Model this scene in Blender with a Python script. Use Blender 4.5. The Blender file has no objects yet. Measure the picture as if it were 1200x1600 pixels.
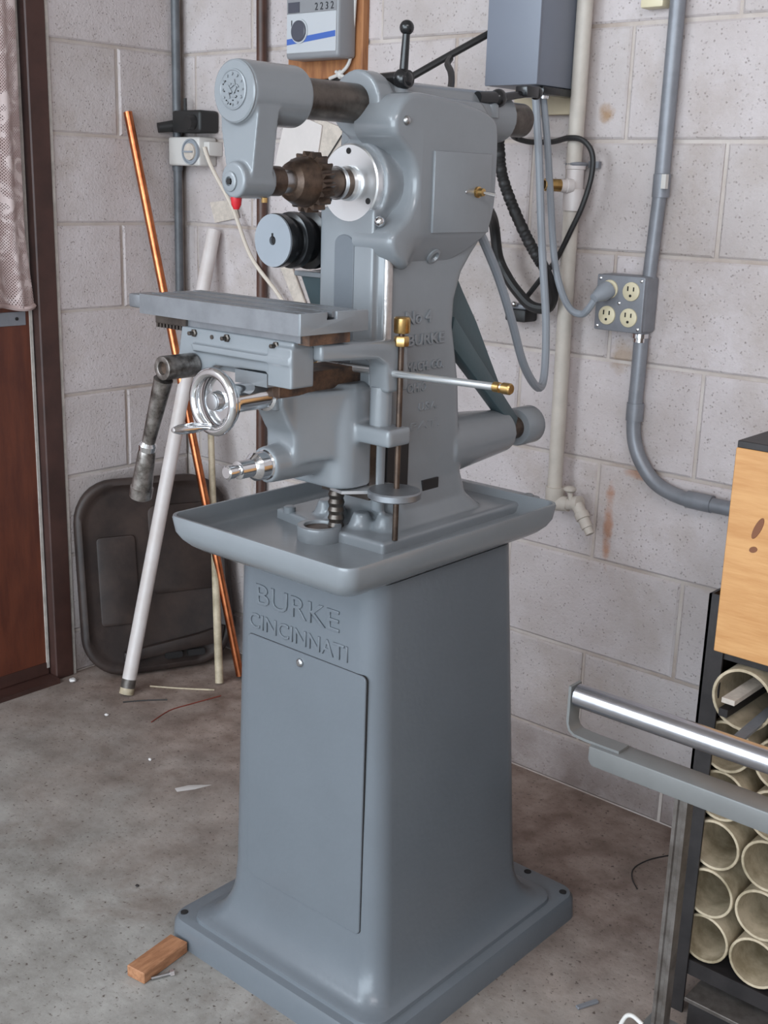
import bpy, bmesh, math, random
from mathutils import Vector, Matrix

random.seed(7)
PI = math.pi
SC = bpy.context.scene
COL = SC.collection

# ------------------------------------------------------------------ camera
cam_d = bpy.data.cameras.new('camera')
cam = bpy.data.objects.new('camera', cam_d)
COL.objects.link(cam)
cam_d.sensor_width = 36.0
cam_d.lens = 1844.55 / 1600 * 36.0
cam_d.clip_start = 0.02
PITCH, ROLL, YAW = 0.271172, 0.0307735, 0.711593
fw = Vector((-math.sin(YAW) * math.cos(PITCH), math.cos(YAW) * math.cos(PITCH), -math.sin(PITCH)))
rt = Vector((math.cos(YAW), math.sin(YAW), 0))
up = rt.cross(fw)
r2 = math.cos(ROLL) * rt + math.sin(ROLL) * up
u2 = -math.sin(ROLL) * rt + math.cos(ROLL) * up
cam.matrix_world = Matrix(((r2.x, u2.x, -fw.x, 2.44344), (r2.y, u2.y, -fw.y, -2.01405),
                           (r2.z, u2.z, -fw.z, 1.24397), (0, 0, 0, 1)))
SC.camera = cam

# ------------------------------------------------------------------ light
w = bpy.data.worlds.new('overcast_daylight')
SC.world = w
w.use_nodes = True
w.node_tree.nodes['Background'].inputs[0].default_value = (0.74, 0.88, 1.0, 1)
w.node_tree.nodes['Background'].inputs[1].default_value = 1.85


def area_light(name, loc, target, sx, sy, power, color):
    d = bpy.data.lights.new(name, 'AREA')
    d.shape = 'RECTANGLE'
    d.size, d.size_y, d.energy, d.color = sx, sy, power, color
    o = bpy.data.objects.new(name, d)
    COL.objects.link(o)
    o.location = loc
    o.rotation_euler = (Vector(target) - Vector(loc)).to_track_quat('-Z', 'Y').to_euler()
    return o


# daylight through the open garage doorway behind the camera; an added high fill light to its left
area_light('garage_door_daylight', (2.1, -4.35, 1.35), (1.6, 0.0, 0.8), 4.0, 2.0, 70, (0.82, 0.92, 1.0))
area_light('high_fill_light', (0.35, -3.1, 2.30), (1.25, -0.75, 0.4), 1.2, 0.7, 22, (0.78, 0.90, 1.0))
# unseen ceiling lamp, added as fill over the work area
area_light('ceiling_fill_light', (2.9, -2.1, 2.42), (1.9, -1.2, 0.4), 1.3, 0.3, 11, (0.97, 0.94, 0.98))

SC.view_settings.view_transform = 'Standard'
SC.view_settings.look = 'None'
SC.view_settings.gamma = 1.0
SC.view_settings.use_curve_mapping = False
SC.view_settings.exposure = 0.64


# ------------------------------------------------------------------ materials
def mat(name, color, rough=0.5, metal=0.0, bump=0.0, bscale=200.0, var=0.0, vscale=8.0, color2=None,
        spec=0.5, coat=0.0, stretch=None):
    m = bpy.data.materials.new(name)
    m.use_nodes = True
    nt = m.node_tree
    b = nt.nodes['Principled BSDF']
    b.inputs['Roughness'].default_value = rough
    b.inputs['Metallic'].default_value = metal
    b.inputs['Specular IOR Level'].default_value = spec
    b.inputs['Coat Weight'].default_value = coat
    b.inputs['Coat Roughness'].default_value = 0.12
    b.inputs['Base Color'].default_value = (*color, 1)
    geo = nt.nodes.new('ShaderNodeNewGeometry')
    vec = geo.outputs['Position']
    if stretch:
        mp = nt.nodes.new('ShaderNodeMapping')
        mp.inputs['Scale'].default_value = stretch
        nt.links.new(vec, mp.inputs['Vector'])
        vec = mp.outputs['Vector']
    if color2 is not None or var > 0:
        n = nt.nodes.new('ShaderNodeTexNoise')
        n.inputs['Scale'].default_value = vscale
        n.inputs['Detail'].default_value = 6
        n.inputs['Roughness'].default_value = 0.65
        nt.links.new(vec, n.inputs['Vector'])
        rp = nt.nodes.new('ShaderNodeValToRGB')
        c2 = color2 if color2 is not None else tuple(c * (1 - var) for c in color)
        rp.color_ramp.elements[0].position = 0.36
        rp.color_ramp.elements[0].color = (*c2, 1)
        rp.color_ramp.elements[1].position = 0.62
        rp.color_ramp.elements[1].color = (*color, 1)
        nt.links.new(n.outputs['Fac'], rp.inputs['Fac'])
        nt.links.new(rp.outputs['Color'], b.inputs['Base Color'])
    if bump > 0:
        n2 = nt.nodes.new('ShaderNodeTexNoise')
        n2.inputs['Scale'].default_value = bscale
        n2.inputs['Detail'].default_value = 3
        nt.links.new(vec, n2.inputs['Vector'])
        bp = nt.nodes.new('ShaderNodeBump')
        bp.inputs['Strength'].default_value = bump
        bp.inputs['Distance'].default_value = 0.002
        nt.links.new(n2.outputs['Fac'], bp.inputs['Height'])
        nt.links.new(bp.outputs['Normal'], b.inputs['Normal'])
    return m


PAINT = mat('grey_machine_enamel', (0.212, 0.226, 0.240), 0.22, 0, 0.10, 90, 0.05, 10, spec=0.6)
STAND = mat('grey_stand_enamel', (0.133, 0.147, 0.164), 0.28, 0, 0.14, 110, 0.05, 9, spec=0.5)
TEAL = mat('dark_teal_enamel', (0.060, 0.090, 0.100), 0.4, 0, 0.1, 120)
STEEL = mat('ground_steel', (0.50, 0.50, 0.51), 0.32, 1.0, 0.05, 300, 0.15, 30)
IRON = mat('bare_cast_iron_table', (0.30, 0.31, 0.33), 0.42, 0.75, 0.06, 260, 0.18, 25)
BARK = mat('oiled_dark_steel', (0.135, 0.115, 0.100), 0.33, 0.8, 0.05, 200, color2=(0.075, 0.062, 0.055), vscale=30)
BROWNSTEEL = mat('browned_steel', (0.125, 0.085, 0.062), 0.40, 0.7, 0.08, 260, color2=(0.065, 0.045, 0.036), vscale=60)
WORNIRON = mat('worn_mottled_steel', (0.34, 0.31, 0.29), 0.34, 0.9, 0.1, 160, color2=(0.10, 0.085, 0.075), vscale=55)
RUST = mat('rusty_slideway', (0.16, 0.085, 0.05), 0.55, 0.3, 0.15, 200, color2=(0.05, 0.032, 0.026), vscale=45)
CHROME = mat('polished_chrome', (0.72, 0.72, 0.73), 0.14, 1.0)
ROLLER = mat('roller_steel', (0.56, 0.56, 0.60), 0.22, 1.0, 0.05, 120, 0.12, 30)
BRIGHT = mat('bright_turned_steel', (0.80, 0.81, 0.82), 0.30, 0.85)
BRASS = mat('brass', (0.62, 0.40, 0.16), 0.3, 1.0, 0.05, 200, 0.3, 60)
COPPER = mat('copper_pipe', (0.62, 0.21, 0.09), 0.30, 1.0, 0.03, 200, color2=(0.38, 0.115, 0.05), vscale=22)
GLINT = mat('way_edge_glint', (0.60, 0.56, 0.54), 0.36, 0.8, 0.3, 160, 0.2, 60)  # bright tone stands in for a highlight on the enamelled corner
GAPBLACK = mat('black_slot_and_gap_shade', (0.016, 0.014, 0.014), 0.55)  # black of the foot slot, and painted shade beside the knee
BLACK = mat('black_enamel', (0.012, 0.012, 0.013), 0.22, 0, 0, spec=0.5)
RUBBER = mat('black_rubber', (0.018, 0.017, 0.017), 0.5)
GREYCABLE = mat('grey_vinyl_cable', (0.27, 0.29, 0.32), 0.45)
HOLE = mat('dark_recess', (0.012, 0.010, 0.010), 0.8)
PVC = mat('white_pvc', (0.62, 0.56, 0.54), 0.38, 0, 0.03, 100, color2=(0.56, 0.49, 0.46), vscale=14)
PVCWALL = mat('painted_pvc', (0.55, 0.49, 0.43), 0.5, 0, 0.05, 150, 0.12, 20)
CREAM = mat('aged_cream_pvc', (0.55, 0.45, 0.32), 0.55, 0, 0.1, 120, color2=(0.27, 0.215, 0.135), vscale=18)
DARKGALV = mat('dull_conduit', (0.13, 0.135, 0.145), 0.5, 0.2, 0.05, 120, 0.3, 20)
GALV = mat('galvanised_conduit', (0.235, 0.240, 0.262), 0.42, 0.25, 0.05, 120, 0.16, 25)
BOXGREY = mat('grey_enclosure_enamel', (0.18, 0.195, 0.235), 0.45, 0, 0.03, 200)
ANGLE = mat('blackened_angle_iron', (0.035, 0.030, 0.030), 0.5, 0.3, 0.1, 150, 0.4, 18)
POST = mat('grimy_steel_post', (0.17, 0.150, 0.138), 0.45, 0.5, 0.1, 150, color2=(0.09, 0.075, 0.065), vscale=25)
ROLLGREY = mat('grey_channel_enamel', (0.155, 0.155, 0.152), 0.4, 0, 0.05, 150, 0.1, 15)
PINE = mat('pine_board', (0.53, 0.275, 0.105), 0.55, 0, 0.12, 40, color2=(0.44, 0.205, 0.068), vscale=9, stretch=(1, 1, 9))
PLY = mat('orange_plywood', (0.40, 0.17, 0.065), 0.6, 0, 0.1, 60, color2=(0.24, 0.09, 0.035), vscale=10, stretch=(6, 6, 1))
PALEPLY = mat('pale_plywood', (0.52, 0.43, 0.30), 0.6, 0, 0.1, 60, 0.15, 10)
BLOCKWOOD = mat('scrap_wood', (0.42, 0.20, 0.10), 0.65, 0, 0.2, 60, color2=(0.26, 0.11, 0.05), vscale=12, stretch=(10, 2, 10))
DOORWOOD = mat('varnished_red_wood', (0.125, 0.034, 0.017), 0.40, 0, 0.08, 40, color2=(0.08, 0.021, 0.012), vscale=7, stretch=(1, 6, 1))
JAMBWOOD = mat('dark_brown_jamb', (0.062, 0.026, 0.020), 0.5, 0, 0.08, 40, 0.4, 9)
BROWNPIPE = mat('brown_painted_pipe', (0.085, 0.038, 0.026), 0.45, 0, 0.1, 80, 0.4, 14)
WHITEPAINT = mat('chipped_white_paint', (0.52, 0.47, 0.43), 0.6, 0, 0.1, 90, 0.25, 40)
WHITEPL = mat('white_plastic', (0.58, 0.55, 0.52), 0.4)
IVORY = mat('ivory_plastic', (0.66, 0.58, 0.40), 0.4)
PAPER = mat('white_paper', (0.66, 0.60, 0.57), 0.8, 0, 0.05, 60, 0.06, 20)
TAGM = mat('aged_paper_tag', (0.60, 0.52, 0.45), 0.8, 0, 0.05, 60, 0.22, 60)
CORD = mat('off_white_cord', (0.62, 0.54, 0.46), 0.6)
LID = mat('dark_moulded_plastic', (0.022, 0.014, 0.012), 0.55, 0, 0.25, 60, color2=(0.048, 0.030, 0.024), vscale=9)
RED = mat('red_plastic', (0.45, 0.012, 0.02), 0.35)
BLUE = mat('blue_print', (0.06, 0.13, 0.42), 0.4)
METERWHITE = mat('meter_face_white', (0.50, 0.51, 0.53), 0.35)
METERGREY = mat('meter_case_grey', (0.25, 0.25, 0.26), 0.4)
INK = mat('black_ink', (0.02, 0.02, 0.025), 0.5)
DARKGREY = mat('slate_grey_dial', (0.075, 0.075, 0.095), 0.4)
CEILM = mat('ceiling_board', (0.50, 0.46, 0.42), 0.8)
PLAINWALL = mat('painted_plain_wall', (0.50, 0.45, 0.43), 0.8, 0, 0.1, 40)
PEBBLE = mat('white_crumb', (0.66, 0.62, 0.60), 0.7)
KNOT = mat('dark_wood_knot', (0.16, 0.055, 0.02), 0.6)
REDWIRE = mat('dull_red_wire', (0.22, 0.035, 0.02), 0.5)
BRICKDUST = mat('chalk_smear', (0.50, 0.46, 0.44), 0.9)


def wall_material():
    m = bpy.data.materials.new('painted_concrete_block')
    m.use_nodes = True
    nt = m.node_tree
    N, Lk = nt.nodes, nt.links
    b = N['Principled BSDF']
    b.inputs['Roughness'].default_value = 0.72
    b.inputs['Specular IOR Level'].default_value = 0.25
    geo = N.new('ShaderNodeNewGeometry')
    pos = geo.outputs['Position']
    oi = N.new('ShaderNodeObjectInfo')

    def noise(scale, detail=4, rough=0.6):
        n = N.new('ShaderNodeTexNoise')
        n.inputs['Scale'].default_value = scale
        n.inputs['Detail'].default_value = detail
        n.inputs['Roughness'].default_value = rough
        Lk.new(pos, n.inputs['Vector'])
        return n.outputs['Fac']

    def ramp(fac, stops):
        r = N.new('ShaderNodeValToRGB')
        e = r.color_ramp.elements
        e[0].position, e[0].color = stops[0][0], (*stops[0][1], 1)
        e[1].position, e[1].color = stops[1][0], (*stops[1][1], 1)
        Lk.new(fac, r.inputs['Fac'])
        return r.outputs['Color']

    def mix(a, c, fac, mode='MIX'):
        x = N.new('ShaderNodeMix')
        x.data_type = 'RGBA'
        x.blend_type = mode
        if isinstance(fac, float):
            x.inputs[0].default_value = fac
        else:
            Lk.new(fac, x.inputs[0])
        for s, v in ((6, a), (7, c)):
            if isinstance(v, tuple):
                x.inputs[s].default_value = (*v, 1)
            else:
                Lk.new(v, x.inputs[s])
        return x.outputs[2]

    base = ramp(noise(5.5, 6), ((0.35, (0.47, 0.415, 0.40)), (0.65, (0.565, 0.51, 0.505))))
    tone = ramp(oi.outputs['Random'], ((0.0, (0.93, 0.92, 0.91)), (1.0, (1.04, 1.03, 1.04))))
    col = mix(base, tone, 1.0, 'MULTIPLY')
    grime = ramp(noise(2.6, 8, 0.72), ((0.50, (0, 0, 0)), (0.78, (0.9, 0.9, 0.9))))
    col = mix(col, (0.36, 0.29, 0.24), grime)
    # fine open pores of the block
    vo = N.new('ShaderNodeTexVoronoi')
    vo.inputs['Scale'].default_value = 150
    Lk.new(pos, vo.inputs['Vector'])
    gate = ramp(noise(60, 3), ((0.45, (0, 0, 0)), (0.62, (0.75, 0.75, 0.75))))
    pore = ramp(vo.outputs['Distance'], ((0.16, (1, 1, 1)), (0.34, (0, 0, 0))))
    pm = mix(pore, gate, 1.0, 'MULTIPLY')
    col = mix(col, (0.27, 0.225, 0.21), pm)
    # a rust run below the old hose valve, and a brown stain near the hung box
    sep = N.new('ShaderNodeSeparateXYZ')
    Lk.new(pos, sep.inputs[0])

    def blob(cx, cz, sx, sz):
        def term(sock, c, s):
            a = N.new('ShaderNodeMath'); a.operation = 'SUBTRACT'
            Lk.new(sock, a.inputs[0]); a.inputs[1].default_value = c
            d = N.new('ShaderNodeMath'); d.operation = 'DIVIDE'
            Lk.new(a.outputs[0], d.inputs[0]); d.inputs[1].default_value = s
            p = N.new('ShaderNodeMath'); p.operation = 'POWER'
            Lk.new(d.outputs[0], p.inputs[0]); p.inputs[1].default_value = 2
            return p.outputs[0]
        s = N.new('ShaderNodeMath'); s.operation = 'ADD'
        Lk.new(term(sep.outputs[0], cx, sx), s.inputs[0])
        Lk.new(term(sep.outputs[2], cz, sz), s.inputs[1])
        nn = noise(26, 5)
        t = N.new('ShaderNodeMath'); t.operation = 'MULTIPLY_ADD'
        Lk.new(nn, t.inputs[0]); t.inputs[1].default_value = 1.2
        Lk.new(s.outputs[0], t.inputs[2])
        return ramp(t.outputs[0], ((0.55, (1, 1, 1)), (1.25, (0, 0, 0))))
    for cx, cz, sx, sz, c in ((1.300, 0.60, 0.020, 0.16, (0.42, 0.24, 0.17)),
                              (1.225, 1.385, 0.03, 0.03, (0.38, 0.25, 0.16)),
                              (1.30, 0.94, 0.05, 0.06, (0.40, 0.31, 0.25)),
                              (1.36, 0.715, 0.06, 0.02, (0.44, 0.27, 0.20))):
        col = mix(col, c, blob(cx, cz, sx, sz))
    # mottled band, darker towards the floor
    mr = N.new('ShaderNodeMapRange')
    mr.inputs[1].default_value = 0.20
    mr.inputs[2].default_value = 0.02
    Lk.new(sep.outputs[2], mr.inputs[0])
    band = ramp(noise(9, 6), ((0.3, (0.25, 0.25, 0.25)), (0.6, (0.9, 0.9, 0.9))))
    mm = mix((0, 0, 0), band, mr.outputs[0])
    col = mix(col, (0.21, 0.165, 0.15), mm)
    Lk.new(col, b.inputs['Base Color'])
    # relief
    add = N.new('ShaderNodeMath'); add.operation = 'MULTIPLY_ADD'
    bw = N.new('ShaderNodeRGBToBW')
    Lk.new(pm, bw.inputs[0])
    Lk.new(bw.outputs[0], add.inputs[0]); add.inputs[1].default_value = -0.8
    Lk.new(noise(130, 4), add.inputs[2])
    bp = N.new('ShaderNodeBump')
    bp.inputs['Strength'].default_value = 0.5
    bp.inputs['Distance'].default_value = 0.004
    Lk.new(add.outputs[0], bp.inputs['Height'])
    Lk.new(bp.outputs['Normal'], b.inputs['Normal'])
    return m


WALL = wall_material()
MORTAR = mat('painted_mortar', (0.55, 0.49, 0.455), 0.85, 0, 0.4, 90, color2=(0.37, 0.295, 0.25), vscale=4)


def floor_material():
    m = bpy.data.materials.new('stained_concrete')
    m.use_nodes = True
    nt = m.node_tree
    N, Lk = nt.nodes, nt.links
    b = N['Principled BSDF']
    b.inputs['Roughness'].default_value = 0.62
    b.inputs['Specular IOR Level'].default_value = 0.35
    geo = N.new('ShaderNodeNewGeometry')
    pos = geo.outputs['Position']

    def noise(scale, detail=6, rough=0.62, dist=0.0):
        n = N.new('ShaderNodeTexNoise')
        n.inputs['Scale'].default_value = scale
        n.inputs['Detail'].default_value = detail
        n.inputs['Roughness'].default_value = rough
        n.inputs['Distortion'].default_value = dist
        Lk.new(pos, n.inputs['Vector'])
        return n.outputs['Fac']

    def ramp(fac, p0, c0, p1, c1):
        r = N.new('ShaderNodeValToRGB')
        e = r.color_ramp.elements
        e[0].position, e[0].color = p0, (*c0, 1)
        e[1].position, e[1].color = p1, (*c1, 1)
        Lk.new(fac, r.inputs['Fac'])
        return r.outputs['Color']

    def mix(a, c, fac):
        x = N.new('ShaderNodeMix')
        x.data_type = 'RGBA'
        Lk.new(fac, x.inputs[0])
        for s, v in ((6, a), (7, c)):
            if isinstance(v, tuple):
                x.inputs[s].default_value = (*v, 1)
            else:
                Lk.new(v, x.inputs[s])
        return x.outputs[2]
    base = ramp(noise(7, 8, 0.7), 0.34, (0.195, 0.178, 0.160), 0.66, (0.37, 0.35, 0.325))
    # old brown oil stain spreading out from the corner and along the back wall
    sep = N.new('ShaderNodeSeparateXYZ')
    Lk.new(pos, sep.inputs[0])
    y1 = N.new('ShaderNodeMath'); y1.operation = 'MULTIPLY_ADD'
    Lk.new(noise(3.0, 6, 0.6, 0.6), y1.inputs[0]); y1.inputs[1].default_value = 0.75
    Lk.new(sep.outputs[1], y1.inputs[2])
    mr = N.new('ShaderNodeMapRange')
    mr.inputs[1].default_value = -0.55
    mr.inputs[2].default_value = 0.06
    Lk.new(y1.outputs[0], mr.inputs[0])
    brown = ramp(noise(11, 6), 0.36, (0.175, 0.120, 0.097), 0.68, (0.365, 0.285, 0.245))
    col = mix(base, brown, mr.outputs[0])
    blot = ramp(noise(4.2, 7, 0.7, 0.4), 0.54, (0, 0, 0), 0.74, (0.75, 0.75, 0.75))
    col = mix(col, (0.150, 0.108, 0.086), blot)
    light = ramp(noise(6.0, 5, 0.6), 0.66, (0, 0, 0), 0.80, (0.5, 0.5, 0.5))
    col = mix(col, (0.42, 0.38, 0.34), light)
    speck = ramp(noise(120, 3), 0.30, (1, 1, 1), 0.40, (0, 0, 0))
    col = mix(col, (0.09, 0.065, 0.055), speck)
    Lk.new(col, b.inputs['Base Color'])
    bp = N.new('ShaderNodeBump')
    bp.inputs['Strength'].default_value = 0.35
    bp.inputs['Distance'].default_value = 0.003
    Lk.new(noise(60, 5), bp.inputs['Height'])
    Lk.new(bp.outputs['Normal'], b.inputs['Normal'])
    return m


FLOOR = floor_material()


def lace_material():
    m = bpy.data.materials.new('faded_lace')
    m.use_nodes = True
    nt = m.node_tree
    N, Lk = nt.nodes, nt.links
    b = N['Principled BSDF']
    b.inputs['Roughness'].default_value = 0.9
    uv = N.new('ShaderNodeUVMap')

    def math1(op, a, v=None, c=None):
        x = N.new('ShaderNodeMath'); x.operation = op
        for i, q in enumerate((a, v, c)):
            if q is None:
                continue
            if isinstance(q, (int, float)):
                x.inputs[i].default_value = q
            else:
                Lk.new(q, x.inputs[i])
        return x.outputs[0]
    sep = N.new('ShaderNodeSeparateXYZ')
    Lk.new(uv.outputs[0], sep.inputs[0])
    # net: rows of small round holes
    fx = math1('SINE', math1('MULTIPLY', sep.outputs[0], 2 * PI / 0.0068))
    fy = math1('SINE', math1('MULTIPLY', sep.outputs[1], 2 * PI / 0.0068))
    hole = math1('GREATER_THAN', math1('MULTIPLY', fx, fy), 0.50)
    n = N.new('ShaderNodeTexNoise')
    n.inputs['Scale'].default_value = 20
    n.inputs['Detail'].default_value = 1
    n.inputs['Distortion'].default_value = 1.2
    Lk.new(uv.outputs[0], n.inputs['Vector'])
    flower = math1('GREATER_THAN', n.outputs['Fac'], 0.60)
    solid = math1('SUBTRACT', 1.0, math1('MULTIPLY', hole, math1('SUBTRACT', 1.0, flower)))
    Lk.new(solid, b.inputs['Alpha'])
    r = N.new('ShaderNodeValToRGB')
    r.color_ramp.elements[0].position = 0.45
    r.color_ramp.elements[0].color = (0.42, 0.31, 0.29, 1)
    r.color_ramp.elements[1].position = 0.60
    r.color_ramp.elements[1].color = (0.58, 0.47, 0.45, 1)
    Lk.new(n.outputs['Fac'], r.inputs['Fac'])
    Lk.new(r.outputs['Color'], b.inputs['Base Color'])
    return m


LACE = lace_material()
GLASS = mat('window_glass', (0.9, 0.93, 0.95), 0.05)
GLASS.node_tree.nodes['Principled BSDF'].inputs['Transmission Weight'].default_value = 1.0


# ------------------------------------------------------------------ geometry helpers
class MB:
    def __init__(s):
        s.bm = bmesh.new()

    def box(s, x0, x1, y0, y1, z0, z1, mtx=None):
        v = [s.bm.verts.new(Vector(p)) for p in ((x0, y0, z0), (x1, y0, z0), (x1, y1, z0), (x0, y1, z0),
                                                 (x0, y0, z1), (x1, y0, z1), (x1, y1, z1), (x0, y1, z1))]
        if mtx is not None:
            for q in v:
                q.co = mtx @ q.co
        for f in ((3, 2, 1, 0), (4, 5, 6, 7), (0, 1, 5, 4), (1, 2, 6, 5), (2, 3, 7, 6), (3, 0, 4, 7)):
            s.bm.faces.new([v[i] for i in f])
        return s

    def loft(s, rings, cap=True, closed=True):
        R = [[s.bm.verts.new(Vector(p)) for p in r] for r in rings]
        n = len(R[0])
        for a, b in zip(R, R[1:]):
            for i in range(n if closed else n - 1):
                j = (i + 1) % n
                s.bm.faces.new((a[i], a[j], b[j], b[i]))
        if cap:
            s.bm.faces.new(list(reversed(R[0])))
            s.bm.faces.new(R[-1])
        return s

    def lathe(s, origin, axis, profile, seg=32, cap=True):
        """profile: (distance along the axis, radius)"""
        o, a = Vector(origin), Vector(axis).normalized()
        t = Vector((0, 0, 1)) if abs(a.z) < 0.9 else Vector((1, 0, 0))
        e1 = a.cross(t).normalized()
        e2 = a.cross(e1).normalized()
        rings = []
        for d, r in profile:
            rings.append([o + a * d + (e1 * math.cos(2 * PI * i / seg) + e2 * math.sin(2 * PI * i / seg)) * max(r, 1e-5)
                          for i in range(seg)])
        return s.loft(rings, cap)

    def cyl(s, p0, p1, r0, r1=None, seg=24):
        p0, p1 = Vector(p0), Vector(p1)
        r1 = r0 if r1 is None else r1
        return s.lathe(p0, p1 - p0, ((0, r0), ((p1 - p0).length, r1)), seg)

    def ring(s, origin, axis, r_in, r_out, depth, seg=32):
        o, a = Vector(origin), Vector(axis).normalized()
        t = Vector((0, 0, 1)) if abs(a.z) < 0.9 else Vector((1, 0, 0))
        e1 = a.cross(t).normalized()
        e2 = a.cross(e1).normalized()
        R = []
        for d, r in ((0, r_in), (0, r_out), (depth, r_out), (depth, r_in)):
            R.append([s.bm.verts.new(o + a * d + (e1 * math.cos(2 * PI * i / seg) + e2 * math.sin(2 * PI * i / seg)) * r)
                      for i in range(seg)])
        for k in range(4):
            A, B = R[k], R[(k + 1) % 4]
            for i in range(seg):
                j = (i + 1) % seg
                s.bm.faces.new((A[i], A[j], B[j], B[i]))
        return s

    def torus(s, origin, axis, R, r, seg=40, sub=12):
        o, a = Vector(origin), Vector(axis).normalized()
        t = Vector((0, 0, 1)) if abs(a.z) < 0.9 else Vector((1, 0, 0))
        e1 = a.cross(t).normalized()
        e2 = a.cross(e1).normalized()
        V = []
        for i in range(seg):
            d = e1 * math.cos(2 * PI * i / seg) + e2 * math.sin(2 * PI * i / seg)
            V.append([s.bm.verts.new(o + d * (R + r * math.cos(2 * PI * k / sub)) + a * r * math.sin(2 * PI * k / sub))
                      for k in range(sub)])
        for i in range(seg):
            for k in range(sub):
                s.bm.faces.new((V[i][k], V[(i + 1) % seg][k], V[(i + 1) % seg][(k + 1) % sub], V[i][(k + 1) % sub]))
        return s

    def ball(s, c, r, sx=1, sy=1, sz=1, seg=20):
        res = bmesh.ops.create_uvsphere(s.bm, u_segments=seg, v_segments=seg // 2, radius=r)
        for v in res['verts']:
            v.co = Vector((v.co.x * sx, v.co.y * sy, v.co.z * sz)) + Vector(c)
        return s

    def prism(s, poly, plane, a, b):
        """poly in the named plane ('xz','yz','xy'), extruded from a to b along the other axis"""
        def P(u, v, t):
            return {'xz': (u, t, v), 'yz': (t, u, v), 'xy': (u, v, t)}[plane]
        return s.loft([[P(u, v, a) for u, v in poly], [P(u, v, b) for u, v in poly]])

    def tube(s, pts, r, seg=10, smooth_n=6, radii=None):
        P = [Vector(p) for p in pts]
        if smooth_n > 1 and len(P) > 2:
            Q = []
            for i in range(len(P) - 1):
                a = P[max(i - 1, 0)]; b = P[i]; c = P[i + 1]; d = P[min(i + 2, len(P) - 1)]
                for k in range(smooth_n):
                    t = k / smooth_n
                    Q.append(0.5 * ((2 * b) + (c - a) * t + (2 * a - 5 * b + 4 * c - d) * t * t + (3 * b - a - 3 * c + d) * t ** 3))
            Q.append(P[-1])
            P = Q
        nrm = None
        rings = []
        for i, p in enumerate(P):
            t = (P[min(i + 1, len(P) - 1)] - P[max(i - 1, 0)]).normalized()
            if nrm is None:
                ref = Vector((0, 0, 1)) if abs(t.z) < 0.9 else Vector((1, 0, 0))
                nrm = t.cross(ref).normalized()
            else:
                nrm = (nrm - t * nrm.dot(t)).normalized()
            bn = t.cross(nrm)
            rr = r if radii is None else radii(i / (len(P) - 1))
            rings.append([p + (nrm * math.cos(2 * PI * k / seg) + bn * math.sin(2 * PI * k / seg)) * rr for k in range(seg)])
        return s.loft(rings)

    def mesh(s, name, bevel=None, angle=35, smooth=True):
        bm = s.bm
        bmesh.ops.recalc_face_normals(bm, faces=bm.faces)
        if bevel:
            es = [e for e in bm.edges if len(e.link_faces) == 2 and e.calc_face_angle(0) > 0.6]
            bmesh.ops.bevel(bm, geom=es, offset=bevel[0], segments=bevel[1], profile=0.5, affect='EDGES', clamp_overlap=True)
        me = bpy.data.meshes.new(name)
        bm.to_mesh(me)
        bm.free()
        if smooth:
            for p in me.polygons:
                p.use_smooth = True
            me.set_sharp_from_angle(angle=math.radians(angle))
        return me

    def build(s, name, m, parent=None, bevel=None, angle=35, smooth=True, label=None):
        return link(name, s.mesh(name, bevel, angle, smooth), m, parent, label)

    def cast(s, name, m, parent=None, voxel=0.003, it=8, label=None):
        o = s.build(name, m, parent, angle=180, label=label)
        r = o.modifiers.new('fuse', 'REMESH')
        r.mode = 'VOXEL'
        r.voxel_size = voxel
        r.use_smooth_shade = True
        sm = o.modifiers.new('fillet', 'SMOOTH')
        sm.factor = 0.5
        sm.iterations = it
        return o


def link(name, me, m, parent=None, label=None):
    o = bpy.data.objects.new(name, me)
    COL.objects.link(o)
    if m is not None:
        if not me.materials:
            me.materials.append(m)
    if parent is not None:
        o.parent = parent
        if parent.parent is None:      # parts are meshed in world space; deeper levels sit at identity already
            o.matrix_parent_inverse = Matrix.Translation(-Vector(parent.location))
    if label:
        o['label'] = label
    return o


def thing(name, label, cat, loc, group=None):
    o = bpy.data.objects.new(name, None)
    COL.objects.link(o)
    o.empty_display_size = 0.05
    o.location = loc
    o['label'], o['category'] = label, cat
    if group:
        o['group'] = group
    return o


def tag(o, label, cat, group=None):
    o['label'], o['category'] = label, cat
    if group:
        o['group'] = group
    return o


def struct(o):
    o['kind'] = 'structure'
    return o


def rrect(x0, x1, y0, y1, r, n=6):
    pts = []
    for cx, cy, a0 in ((x1 - r, y1 - r, 0), (x0 + r, y1 - r, 90), (x0 + r, y0 + r, 180), (x1 - r, y0 + r, 270)):
        for k in range(n + 1):
            a = math.radians(a0 + 90 * k / n)
            pts.append((cx + r * math.cos(a), cy + r * math.sin(a)))
    return pts


def ring_at(z, x0, x1, y0, y1, r, n=6):
    return [(x, y, z) for x, y in rrect(x0, x1, y0, y1, r, n)]


def chaikin(poly, n=2):
    for _ in range(n):
        q = []
        for i in range(len(poly)):
            a, b = poly[i], poly[(i + 1) % len(poly)]
            q.append((a[0] * 0.75 + b[0] * 0.25, a[1] * 0.75 + b[1] * 0.25))
            q.append((a[0] * 0.25 + b[0] * 0.75, a[1] * 0.25 + b[1] * 0.75))
        poly = q
    return poly


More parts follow.
